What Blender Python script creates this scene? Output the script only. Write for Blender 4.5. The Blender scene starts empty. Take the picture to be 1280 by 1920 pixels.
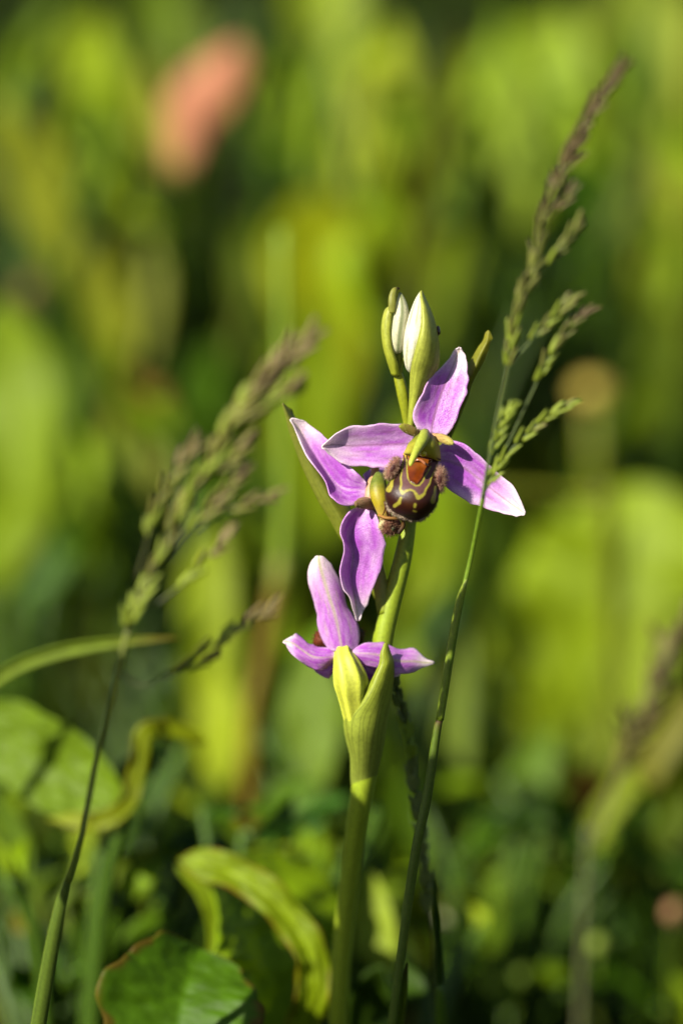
import bpy, math, random
import numpy as np
from mathutils import Vector, Matrix

random.seed(7); RNG = np.random.default_rng(11)
R = math.radians
scene = bpy.context.scene
COL = scene.collection

# ------------------------------------------------------------------ camera, sky, sun, exposure
MM = 0.001
F = 500.0            # focus distance, mm
S = 0.08             # mm per photo pixel in the focus plane
PITCH = R(14.0)
H0 = 150.0           # height over the ground of the picture's centre in the focus plane
fwd = np.array([0, math.cos(PITCH), -math.sin(PITCH)])
upv = np.array([0, math.sin(PITCH), math.cos(PITCH)])
rgt = np.array([1.0, 0, 0])
CEN = np.array([0, 0, H0])
CAMP = CEN - F * fwd

cam_d = bpy.data.cameras.new('camera'); cam = bpy.data.objects.new('camera', cam_d); COL.objects.link(cam)
cam.location = Vector(CAMP * MM); cam.rotation_euler = (math.pi / 2 - PITCH, 0, 0)
cam_d.sensor_fit = 'VERTICAL'; cam_d.sensor_height = 36; cam_d.sensor_width = 24
cam_d.lens = 36 * F / (1920 * S)
cam_d.clip_start = 0.01; cam_d.clip_end = 1000
cam_d.dof.use_dof = True; cam_d.dof.focus_distance = (F - 1.5) * MM
cam_d.dof.aperture_fstop = cam_d.lens / 24.0
cam_d.dof.aperture_blades = 0
scene.camera = cam

SUNC = np.array([0.60, -0.47, 0.65])                  # light travel: right, up, forward of the camera
sdir = SUNC[0] * rgt + SUNC[1] * upv + SUNC[2] * fwd; sdir /= np.linalg.norm(sdir)
sun_el = math.asin(-sdir[2]); sun_az = math.atan2(-sdir[0], -sdir[1])
w = bpy.data.worlds.new('World'); scene.world = w; w.use_nodes = True
nt = w.node_tree; bg = nt.nodes['Background']
sky = nt.nodes.new('ShaderNodeTexSky'); sky.sky_type = 'NISHITA'; sky.sun_disc = False
sky.sun_elevation = sun_el; sky.sun_rotation = sun_az
nt.links.new(sky.outputs[0], bg.inputs[0]); bg.inputs[1].default_value = 0.05
sl = bpy.data.lights.new('sun', 'SUN'); sl.energy = 5.0; sl.angle = R(0.55); sl.color = (1.0, 0.94, 0.82)
so = bpy.data.objects.new('sun', sl); COL.objects.link(so)
so.rotation_euler = Vector(sdir).to_track_quat('-Z', 'Y').to_euler(); so.location = (-1, -1, 2)
vs = scene.view_settings
vs.view_transform = 'Standard'; vs.look = 'None'; vs.gamma = 1.0; vs.use_curve_mapping = False
vs.exposure = 1.25
scene.render.engine = 'CYCLES'
scene.cycles.max_bounces = 10; scene.cycles.diffuse_bounces = 5; scene.cycles.transparent_max_bounces = 8
scene.cycles.sample_clamp_indirect = 6.0
scene.cycles.use_denoising = True

# ------------------------------------------------------------------ helpers
def P(x, y, d=0.0):
    """photo position (x, y) at d mm behind the focus plane -> world mm"""
    k = S * (F + d) / F
    return CAMP + (F + d) * fwd + (x - 640) * k * rgt + (960 - y) * k * upv

def PA(a):
    a = np.asarray(a, float)
    k = (S * (F + a[..., 2]) / F)[..., None]
    return CAMP + (F + a[..., 2])[..., None] * fwd + (a[..., 0, None] - 640) * k * rgt + (960 - a[..., 1, None]) * k * upv

def lin(r, g, b, k=1.0):
    f = lambda c: (c / 255 / 12.92 if c / 255 <= 0.04045 else ((c / 255 + 0.055) / 1.055) ** 2.4) * k
    return np.array([f(r), f(g), f(b)])

def zoom(x0, y0, sc):
    return lambda X, Y, d=0.0: (x0 + X / sc, y0 + Y / sc, d)
z1 = zoom(580, 620, 1280 / 420); z2 = zoom(690, 780, 1280 / 170); z3 = zoom(680, 520, 1280 / 260)
z4 = zoom(510, 740, 1091 / 250); z5 = zoom(510, 1020, 4.0); z6 = zoom(860, 100, 759 / 340)
z7 = zoom(200, 600, 1120 / 420); z8 = zoom(560, 1260, 1105 / 380)

def cr(pts, n):
    """Catmull-Rom samples through pts"""
    p = np.asarray(pts, float); k = len(p)
    if k == 2:
        t = np.linspace(0, 1, n)[:, None]; return p[0] * (1 - t) + p[1] * t
    q = np.vstack([2 * p[0] - p[1], p, 2 * p[-1] - p[-2]])
    out = []
    for u in np.linspace(0, k - 1, n):
        i = min(int(u), k - 2); t = u - i
        a, b, c, d = q[i], q[i + 1], q[i + 2], q[i + 3]
        out.append(0.5 * (2 * b + (c - a) * t + (2 * a - 5 * b + 4 * c - d) * t * t + (3 * b - a - 3 * c + d) * t ** 3))
    return np.array(out)

def smooth(e0, e1, x):
    t = np.clip((np.asarray(x, float) - e0) / (e1 - e0), 0, 1); return t * t * (3 - 2 * t)

def mixc(a, b, t):
    t = np.asarray(t)[..., None]; return a * (1 - t) + b * t

_n = np.random.default_rng(3).random((64, 64))
def vnoise(x, y):
    x = np.asarray(x, float); y = np.asarray(y, float)
    xi = np.floor(x).astype(int); yi = np.floor(y).astype(int); fx = x - xi; fy = y - yi
    fx = fx * fx * (3 - 2 * fx); fy = fy * fy * (3 - 2 * fy)
    g = lambda a, b: _n[a % 64, b % 64]
    return (g(xi, yi) * (1 - fx) + g(xi + 1, yi) * fx) * (1 - fy) + (g(xi, yi + 1) * (1 - fx) + g(xi + 1, yi + 1) * fx) * fy

# ------------------------------------------------------------------ materials (colour comes from the 'Col' attribute of each mesh)
def material(name, rough=0.5, spec=0.4, transl=0.0, nscale=1.5, namp=0.25, bscale=0.0, bstr=0.0, bdist=0.05, sss=0.0, glint=0.0, coat=0.0, sheen=0.0, fine=0.0):
    m = bpy.data.materials.new(name); m.use_nodes = True
    t = m.node_tree; N = t.nodes; L = t.links
    b = N['Principled BSDF']; out = N['Material Output']
    at = N.new('ShaderNodeAttribute'); at.attribute_name = 'Col'
    tc = N.new('ShaderNodeTexCoord')
    mp = N.new('ShaderNodeMapping'); mp.inputs['Scale'].default_value = (1000, 1000, 1000); L.new(tc.outputs['Object'], mp.inputs[0])
    no = N.new('ShaderNodeTexNoise'); no.inputs['Scale'].default_value = nscale; no.inputs['Detail'].default_value = 4; L.new(mp.outputs[0], no.inputs[0])
    mr = N.new('ShaderNodeMapRange'); mr.inputs[1].default_value = 0.25; mr.inputs[2].default_value = 0.75
    mr.inputs[3].default_value = 1 - namp; mr.inputs[4].default_value = 1 + namp; L.new(no.outputs[0], mr.inputs[0])
    mul = N.new('ShaderNodeVectorMath'); mul.operation = 'SCALE'; L.new(at.outputs['Color'], mul.inputs[0]); L.new(mr.outputs[0], mul.inputs['Scale'])
    colout = mul.outputs[0]
    if fine > 0:  # lighter cell centres imitate sparkle in the colour
        vo = N.new('ShaderNodeTexVoronoi'); vo.inputs['Scale'].default_value = 4.5; L.new(mp.outputs[0], vo.inputs[0])
        mf = N.new('ShaderNodeMapRange'); mf.inputs[1].default_value = 0.0; mf.inputs[2].default_value = 0.9
        mf.inputs[3].default_value = 1 + fine; mf.inputs[4].default_value = 1 - fine; L.new(vo.outputs['Distance'], mf.inputs[0])
        m2 = N.new('ShaderNodeVectorMath'); m2.operation = 'SCALE'; L.new(colout, m2.inputs[0]); L.new(mf.outputs[0], m2.inputs['Scale']); colout = m2.outputs[0]
    L.new(colout, b.inputs['Base Color'])
    b.inputs['Roughness'].default_value = rough; b.inputs['Specular IOR Level'].default_value = spec
    if coat: b.inputs['Coat Weight'].default_value = coat; b.inputs['Coat Roughness'].default_value = 0.15
    if sheen: b.inputs['Sheen Weight'].default_value = sheen; b.inputs['Sheen Roughness'].default_value = 0.4
    if sss:
        b.inputs['Subsurface Weight'].default_value = sss; b.inputs['Subsurface Radius'].default_value = (1, 0.8, 0.3); b.inputs['Subsurface Scale'].default_value = 0.0012
    if bstr:
        vb = N.new('ShaderNodeTexVoronoi') if glint else N.new('ShaderNodeTexNoise')
        vb.inputs['Scale'].default_value = bscale; L.new(mp.outputs[0], vb.inputs[0])
        bp = N.new('ShaderNodeBump'); bp.inputs['Strength'].default_value = bstr; bp.inputs['Distance'].default_value = bdist * MM
        L.new(vb.outputs[0], bp.inputs['Height']); L.new(bp.outputs[0], b.inputs['Normal'])
    if transl:
        tr = N.new('ShaderNodeBsdfTranslucent')
        g = N.new('ShaderNodeGamma'); g.inputs[1].default_value = 0.62; L.new(colout, g.inputs[0]); L.new(g.outputs[0], tr.inputs[0])
        mx = N.new('ShaderNodeMixShader'); mx.inputs[0].default_value = transl
        L.new(b.outputs[0], mx.inputs[1]); L.new(tr.outputs[0], mx.inputs[2]); L.new(mx.outputs[0], out.inputs[0])
    return m

M_PETAL = material('petal', rough=0.40, spec=0.45, transl=0.40, nscale=1.6, namp=0.12, bscale=5.0, bstr=0.6, bdist=0.08, glint=1, fine=0.16)
M_LEAF = material('leaf', rough=0.55, spec=0.18, transl=0.40, nscale=0.35, namp=0.22, bscale=1.5, bstr=0.3, bdist=0.2)
M_BLADE = material('grass_blade', rough=0.6, spec=0.1, transl=0.3, nscale=0.5, namp=0.2)
M_STEM = material('stem', rough=0.5, spec=0.28, nscale=2.0, namp=0.2, bscale=5, bstr=0.3, bdist=0.05, sss=0.35)
M_BRACT = material('bract', rough=0.45, spec=0.3, transl=0.42, nscale=1.5, namp=0.16, bscale=4, bstr=0.35, bdist=0.06, fine=0.1)
M_LIP = material('lip', rough=0.42, spec=0.3, nscale=3.0, namp=0.25, bscale=6, bstr=0.6, bdist=0.07)
M_GLOSS = material('lip_gloss', rough=0.2, spec=0.55, nscale=1.2, namp=0.3, bscale=2.5, bstr=0.25, bdist=0.08)
M_FUZZ = material('fuzz', rough=0.6, spec=0.2, transl=0.2, nscale=2, namp=0.15)
M_SPIKE = material('spikelet', rough=0.5, spec=0.3, transl=0.25, nscale=2.0, namp=0.2)
M_SOIL = material('soil', rough=0.95, spec=0.0, nscale=0.06, namp=0.5, bscale=0.3, bstr=0.8, bdist=2.0)

# ------------------------------------------------------------------ object helpers
def new_mesh(name, V, faces, cols, mat, parent=None, origin=None, thick=0.0, smooth_=True, sub=0):
    """V in world mm; the object sits in its parent's frame"""
    V = np.asarray(V, float).reshape(-1, 3)
    o0 = np.array(parent.get('_o', (0, 0, 0))) if parent is not None else (np.array(origin) if origin is not None else np.zeros(3))
    me = bpy.data.meshes.new(name)
    me.from_pydata(((V - o0) * MM).tolist(), [], [tuple(int(i) for i in f) for f in faces])
    ca = me.color_attributes.new('Col', 'FLOAT_COLOR', 'POINT')
    c = np.ones((len(V), 4), np.float32); c[:, :3] = np.clip(np.broadcast_to(np.asarray(cols).reshape(-1, 3), (len(V), 3)), 0.0005, 0.9)
    ca.data.foreach_set('color', c.ravel())
    if smooth_: me.polygons.foreach_set('use_smooth', [True] * len(me.polygons))
    me.materials.append(mat); me.update()
    o = bpy.data.objects.new(name, me); COL.objects.link(o)
    o['_o'] = tuple(o0)
    if parent is not None: o.parent = parent
    elif origin is not None: o.location = Vector(o0 * MM)
    if thick:
        md = o.modifiers.new('thickness', 'SOLIDIFY'); md.thickness = thick * MM; md.offset = 0
    if sub:
        md = o.modifiers.new('sub', 'SUBSURF'); md.levels = sub; md.render_levels = sub
    return o

def thing(name, label, cat, origin, group=None):
    o = bpy.data.objects.new(name, None); COL.objects.link(o)
    o.empty_display_size = 0.005
    o.location = Vector(np.asarray(origin) * MM); o['_o'] = tuple(float(v) for v in origin)
    o['label'] = label; o['category'] = cat
    if group: o['group'] = group
    return o

def grid_faces(nu, nv):
    i, j = np.meshgrid(np.arange(nu - 1), np.arange(nv - 1), indexing='ij'); a = (i * nv + j).ravel()
    return np.stack([a, a + 1, a + nv + 1, a + nv], 1)

def sheet(name, rows, colf, mat, parent, nu=40, nv=21, mode='fold', power=2.0, thick=0.16, wave=0.0, wn=3.0, ph=0.0, edgen=7.0):
    """rows: (L, M, R) in (photo x, photo y, depth), base to tip"""
    L = cr([r[0] for r in rows], nu); Mi = cr([r[1] for r in rows], nu); Rr = cr([r[2] for r in rows], nu)
    u = np.linspace(0, 1, nu)[:, None]
    if mode == 'dome': v = np.sin(np.linspace(-math.pi / 2, math.pi / 2, nv))[None, :]
    else: v = np.linspace(-1, 1, nv)[None, :]
    av = np.abs(v) ** power
    A = Mi[:, None, :] + v[..., None] * ((Rr - L) / 2)[:, None, :] + av[..., None] * ((L + Rr) / 2 - Mi)[:, None, :]
    if mode == 'dome':
        e = L[:, None, 2] * (1 - v) / 2 + Rr[:, None, 2] * (1 + v) / 2; em = (L[:, 2] + Rr[:, 2])[:, None] / 2
        A[..., 2] = e + (Mi[:, None, 2] - em) * np.sqrt(np.clip(1 - v * v, 0, 1))
    if mode == 'fold':
        for sgn, q in ((-1, 3.3), (1, 8.1)):
            m = (np.abs(v) ** 4) * (v * sgn > 0); o_ = (Rr - L)[:, None, :2]; o_ = o_ / (np.linalg.norm(o_, axis=-1, keepdims=True) + 1e-6)
            A[..., :2] += sgn * o_ * (m * edgen * (vnoise(u * 7 + q + rows[0][0][0], u * 0 + q) - 0.5 + 0.5 * (vnoise(u * 19 + q, u * 0 + q) - 0.5)) * smooth(0, .12, u) * smooth(1, .9, u))[..., None]
    if wave:
        A[..., 2] += wave * np.abs(v) ** 3 * np.sin(u * wn * 2 * math.pi + ph + np.where(v > 0, 1.7, 0)) * smooth(0, 0.15, u) * smooth(1, 0.85, u)
    U = np.broadcast_to(u, (nu, nv)); Vv = np.broadcast_to(v, (nu, nv))
    c = colf(U, Vv, A)
    return new_mesh(name, PA(A), grid_faces(nu, nv), c, mat, parent, thick=thick)

def tube(name, pts, colf, mat, parent=None, n=14, k=None, origin=None, flat=1.0, ridge=0.0, nr=6, world=False):
    """pts: (x, y, d, radius in photo pixels), or world mm when world"""
    p = np.asarray(pts, float); k = k or max(8, 5 * len(p))
    q = cr(p, k); 
    if world: C = q[:, :3]; rad = q[:, 3]
    else: C = PA(q[:, :3]); rad = q[:, 3] * S * (F + q[:, 2]) / F
    rad = np.maximum(rad, 0.008)
    T = np.gradient(C, axis=0); T /= np.linalg.norm(T, axis=1)[:, None] + 1e-9
    ref = fwd.copy()
    V = []; cc = []
    for i in range(k):
        a = np.cross(T[i], ref); a /= np.linalg.norm(a) + 1e-9; b = np.cross(a, T[i])
        th = np.linspace(0, 2 * math.pi, n, endpoint=False)
        rr = rad[i] * (1 + ridge * np.cos(nr * th))
        V.append(C[i] + (rr * np.cos(th))[:, None] * a + (rr * np.sin(th) * flat)[:, None] * b)
        cc.append(colf(np.full(n, i / (k - 1)), th))
    V = np.vstack(V); cc = np.vstack(cc)
    fs = []
    for i in range(k - 1):
        for j in range(n):
            fs.append((i * n + j, i * n + (j + 1) % n, (i + 1) * n + (j + 1) % n, (i + 1) * n + j))
    fs.append(tuple(range(n))[::-1]); fs.append(tuple((k - 1) * n + j for j in range(n)))
    return new_mesh(name, V, fs, cc, mat, parent, origin=origin)

def flatcol(c, c2=None):
    c = np.asarray(c); c2 = c if c2 is None else np.asarray(c2)
    return lambda u, th: mixc(np.broadcast_to(c, (len(u), 3)), np.broadcast_to(c2, (len(u), 3)), u)

def hairs(name, roots, dirs, lens, rad, cols, parent, mat=None, droop=0.0, seg=2):
    """thin tapered hairs, world mm, one mesh"""
    V = []; fs = []; cc = []
    for p, d, l, c in zip(roots, dirs, lens, cols):
        d = d / (np.linalg.norm(d) + 1e-9); a = np.cross(d, [0.3, 0.5, 0.81]); a /= np.linalg.norm(a) + 1e-9; b = np.cross(d, a)
        base = len(V); bend = RNG.normal(0, 0.18, 3)
        for s in range(seg):
            t = s / seg; ctr = p + d * l * t + bend * l * t * t
            for q in range(3):
                an = q * 2.094; V.append(ctr + rad * (1 - 0.6 * t) * (math.cos(an) * a + math.sin(an) * b)); cc.append(c)
        V.append(p + d * l + bend * l); cc.append(c)
        for s in range(seg - 1):
            for q in range(3): fs.append((base + s * 3 + q, base + s * 3 + (q + 1) % 3, base + s * 3 + 3 + (q + 1) % 3, base + s * 3 + 3 + q))
        for q in range(3): fs.append((base + (seg - 1) * 3 + q, base + (seg - 1) * 3 + (q + 1) % 3, base + seg * 3))
    o = new_mesh(name, V, fs, np.array(cc), mat or M_FUZZ, parent)
    o['kind'] = 'stuff'
    return o

def blob(name, c, r, colf, mat, parent, nu=18, nv=24, axis=None, bump=0.0):
    """lumpy ellipsoid: c photo (x, y, d), r in mm (x, y, depth); colf(normals)"""
    th = np.linspace(0.02, math.pi - 0.02, nu); ph = np.linspace(0, 2 * math.pi, nv, endpoint=False)
    TH, PH = np.meshgrid(th, ph, indexing='ij')
    n = np.stack([np.sin(TH) * np.cos(PH), np.sin(TH) * np.sin(PH), -np.cos(TH)], -1)   # x right, y up, z forward
    k = 1 + bump * (vnoise(n[..., 0] * 3 + 9, n[..., 1] * 3 + n[..., 2] * 2 + 9) - 0.5)
    ax = axis or 0.0
    lx = n[..., 0] * r[0] * k; ly = n[..., 1] * r[1] * k; lz = n[..., 2] * r[2] * k
    x2 = lx * math.cos(ax) - ly * math.sin(ax); y2 = lx * math.sin(ax) + ly * math.cos(ax)
    W = P(*c) + x2[..., None] * rgt + y2[..., None] * upv + lz[..., None] * fwd
    fs = []
    for i in range(nu - 1):
        for j in range(nv): fs.append((i * nv + j, i * nv + (j + 1) % nv, (i + 1) * nv + (j + 1) % nv, (i + 1) * nv + j))
    fs.append(tuple(range(nv))); fs.append(tuple((nu - 1) * nv + j for j in range(nv))[::-1])
    o = new_mesh(name, W.reshape(-1, 3), fs, colf(n).reshape(-1, 3), mat, parent)
    nx = n[..., 0] / r[0]; ny = n[..., 1] / r[1]; nz = n[..., 2] / r[2]
    a = nx * math.cos(ax) - ny * math.sin(ax); bb = nx * math.sin(ax) + ny * math.cos(ax)
    nn = a[..., None] * rgt + bb[..., None] * upv + nz[..., None] * fwd
    nn /= np.linalg.norm(nn, axis=-1)[..., None]
    return o, W, nn, n

def ground_at(x, y, d):
    p = P(x, y, d); return np.array([p[0], p[1], 0.0])

# ------------------------------------------------------------------ ground
def build_ground():
    inner = np.linspace(-1500, 2500, 90); xs = np.concatenate([[-300000, -60000, -12000, -4000], inner, [4500, 12000, 60000, 300000]])
    X, Y = np.meshgrid(xs, xs, indexing='ij')
    near = (np.abs(X) < 2600) & (np.abs(Y) < 2600)
    Z = np.where(near, 14 * (vnoise(X / 140 + 31, Y / 140 + 17) - 0.5) + 5 * (vnoise(X / 50 + 3, Y / 50 + 7) - 0.5), 0) - 6
    V = np.stack([X, Y, Z], -1).reshape(-1, 3); n = len(xs)
    far = np.clip((np.hypot(X, Y) - 800) / 1500, 0, 1).reshape(-1)
    c = mixc(np.broadcast_to(np.array([0.018, 0.018, 0.006]), (len(V), 3)), np.broadcast_to(np.array([0.020, 0.038, 0.004]), (len(V), 3)), far)
    o = new_mesh('ground', V, grid_faces(n, n), c, M_SOIL); o['kind'] = 'structure'
    o['label'] = 'dark earth of the meadow under the plants'
build_ground()

# ------------------------------------------------------------------ leafy plants of the meadow
def leaf_surface(pts, wid, prof='broad', fold=0.12, twist=0.0, wave=0.0, nu=26, nv=11, curl=0.0, wn=2.5, quilt=0.0):
    """pts (x, y, d) photo, tip to base; wid half width in photo px at that depth; returns world grid and u, v"""
    q = cr(pts, nu); C = PA(q); sc = (S * (F + q[:, 2]) / F)
    T = np.gradient(C, axis=0); T /= np.linalg.norm(T, axis=1)[:, None]
    t = np.linspace(0, 1, nu)
    if prof == 'broad': pw = np.sin(np.clip(t, 0, 1) ** 0.82 * math.pi) ** 0.85 * (1 + 0.25 * (vnoise(t * 5 + pts[0][0] * 0.37, t * 0 + pts[0][1] * 0.21) - 0.5))
    elif prof == 'lance': pw = np.minimum(1, (t / 0.35)) ** 0.8 * (1 - 0.75 * smooth(0.45, 1.0, t))
    elif prof == 'blade': pw = np.minimum(1, (t / 0.5)) ** 0.7 * (1 - 0.25 * t)
    elif prof == 'round': pw = np.sqrt(np.clip(1 - (1 - np.minimum(t / 0.72, 1)) ** 2, 0, 1)) * (1 - 0.5 * smooth(0.6, 1, t)) * (1 + 0.3 * (vnoise(t * 11, t * 0 + 5) - 0.5))
    elif prof == 'even': pw = smooth(-0.02, 0.10, t) * smooth(1.02, 0.9, t)
    else: pw = np.ones(nu)
    pw = np.maximum(pw, 0.03); half = wid * sc * pw
    v = np.linspace(-1, 1, nv)
    W = np.zeros((nu, nv, 3))
    for i in range(nu):
        vd = C[i] - CAMP; vd /= np.linalg.norm(vd)
        a = np.cross(vd, T[i]); a /= np.linalg.norm(a) + 1e-9; 
        if a[0] < 0: a = -a
        nrm = np.cross(T[i], a); nrm /= np.linalg.norm(nrm)
        if nrm @ vd > 0: nrm = -nrm
        tw = -twist if np.isscalar(twist) else -np.interp(t[i], np.linspace(0, 1, len(twist)), twist)
        a2 = a * math.cos(tw) + nrm * math.sin(tw); n2 = nrm * math.cos(tw) - a * math.sin(tw)
        lift = half[i] * (fold * np.abs(v) ** 1.2 * 2 + curl * v * v) + wave * half[i] * np.abs(v) ** 2 * np.sin(t[i] * wn * 6.28 + np.where(v > 0, 1.3, 0))
        if quilt: lift = lift + quilt * half[i] * (vnoise(np.full(nv, t[i] * 14 + 3), v * 4.5 + 40) - 0.5 + 0.6 * (vnoise(np.full(nv, t[i] * 34), v * 9 + 20) - 0.5))
        W[i] = C[i] + (half[i] * v)[:, None] * a2 + lift[:, None] * n2
    return W, np.broadcast_to(t[:, None], (nu, nv)), np.broadcast_to(v[None, :], (nu, nv))

LK = 0.48
def leaf_col(c, rib=0.12, edge=None, ribs=9, tip=None, under=None):
    c = np.asarray(c)
    def f(u, v):
        k = 1 + 0.22 * (vnoise(u * 6 + c[0] * 90, v * 3 + c[1] * 77) - 0.5)
        side = np.abs(((u * ribs + np.abs(v) * 1.3) % 1) - 0.5) * 2
        k = k * (1 + rib * smooth(0.75, 1.0, side) + 2 * rib * smooth(0.10, 0.0, np.abs(v)))
        o = c * k[..., None]
        if tip is not None: o = mixc(o, np.asarray(tip), smooth(0.35, 0.0, u))
        if edge is not None: o = mixc(o, np.asarray(edge), smooth(0.90, 1.0, np.abs(v) + 0.22 * (vnoise(u * 22, v * 2) - 0.5)))
        return o
    return f

FRESH = [(120, 152, 12), (92, 132, 10), (165, 184, 50), (140, 165, 20), (70, 105, 8), (178, 190, 70), (50, 82, 8), (150, 172, 35)]
def deeper(d): return d if d < 170 else 170 + (d - 170) * 1.12
def side_leaves(plant, box, d0, d1, n, seed, wmin=10, wmax=36, lmin=140, lmax=340, lean=0.38):
    rg = np.random.default_rng(seed)
    for i in range(n):
        x = rg.uniform(box[0], box[2]); y = rg.uniform(box[1], box[3]); d = rg.uniform(d0, d1); a = rg.normal(0, lean); l = rg.uniform(lmin, lmax)
        dx, dy = math.sin(a) * l, math.cos(a) * l; bend = rg.normal(0, 0.18) * l
        c = FRESH[rg.integers(len(FRESH))]
        add_leaf(plant, [(x, y, d - rg.uniform(-12, 12)), (x + dx * .35 + bend * .6, y + dy * .35, d), (x + dx * .7 + bend * .5, y + dy * .7, d), (x + dx, y + dy, d)], rg.uniform(wmin, wmax), G(*c) * rg.choice([0.3, 0.55, 0.85, 1.1, 1.3]), prof=('broad', 'lance', 'blade')[rg.integers(3)], twist=rg.uniform(-0.9, 0.6), fold=rg.uniform(0.05, 0.3), wave=0.15, nu=16, nv=7)

def add_leaf(plant, pts, wid, col, prof='broad', fold=0.12, twist=0.0, wave=0.08, edge=None, tip=None, stalk=True, curl=0.0, name='leaf', label=None, nu=26, nv=11, thick=0.35, mat=None, wn=2.5, rib=0.12, quilt=0.0):
    pts = [(a, b, deeper(c)) for a, b, c in pts]
    W, u, v = leaf_surface(pts, wid, prof, fold, twist, wave, nu, nv, curl, wn, quilt)
    o = new_mesh(name, W, grid_faces(nu, nv), leaf_col(col, edge=edge, tip=tip, rib=rib)(u, v), mat or M_LEAF, plant, thick=thick)
    if label: o['label'] = label
    if stalk:
        b = W[-1, nv // 2]; g = np.array(plant['_o']); mid = 0.55 * b + 0.45 * np.array([g[0], g[1], b[2] * 0.45]); 
        up = W[-4, nv // 2]
        tube('leaf_stalk', [(*up, 0.5), (*b, 0.9), (*(mid), 1.3), (g[0], g[1], -8, 1.8)], flatcol(G(85, 115, 15), G(60, 85, 12)), M_STEM, plant, n=8, k=14, world=True)
    return o

def G(r, g, b, k=None): return lin(r, g, b * 0.5, LK if k is None else k) * np.array([0.87, 1.0, 0.65])

def plant(label, x, y, d, group='leafy plants behind the orchid', name='leafy_plant', cat='plant', dx=0):
    return thing(name, label, cat, ground_at(x, y, deeper(d)) + np.array([dx, 0, 0]), group)

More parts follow.
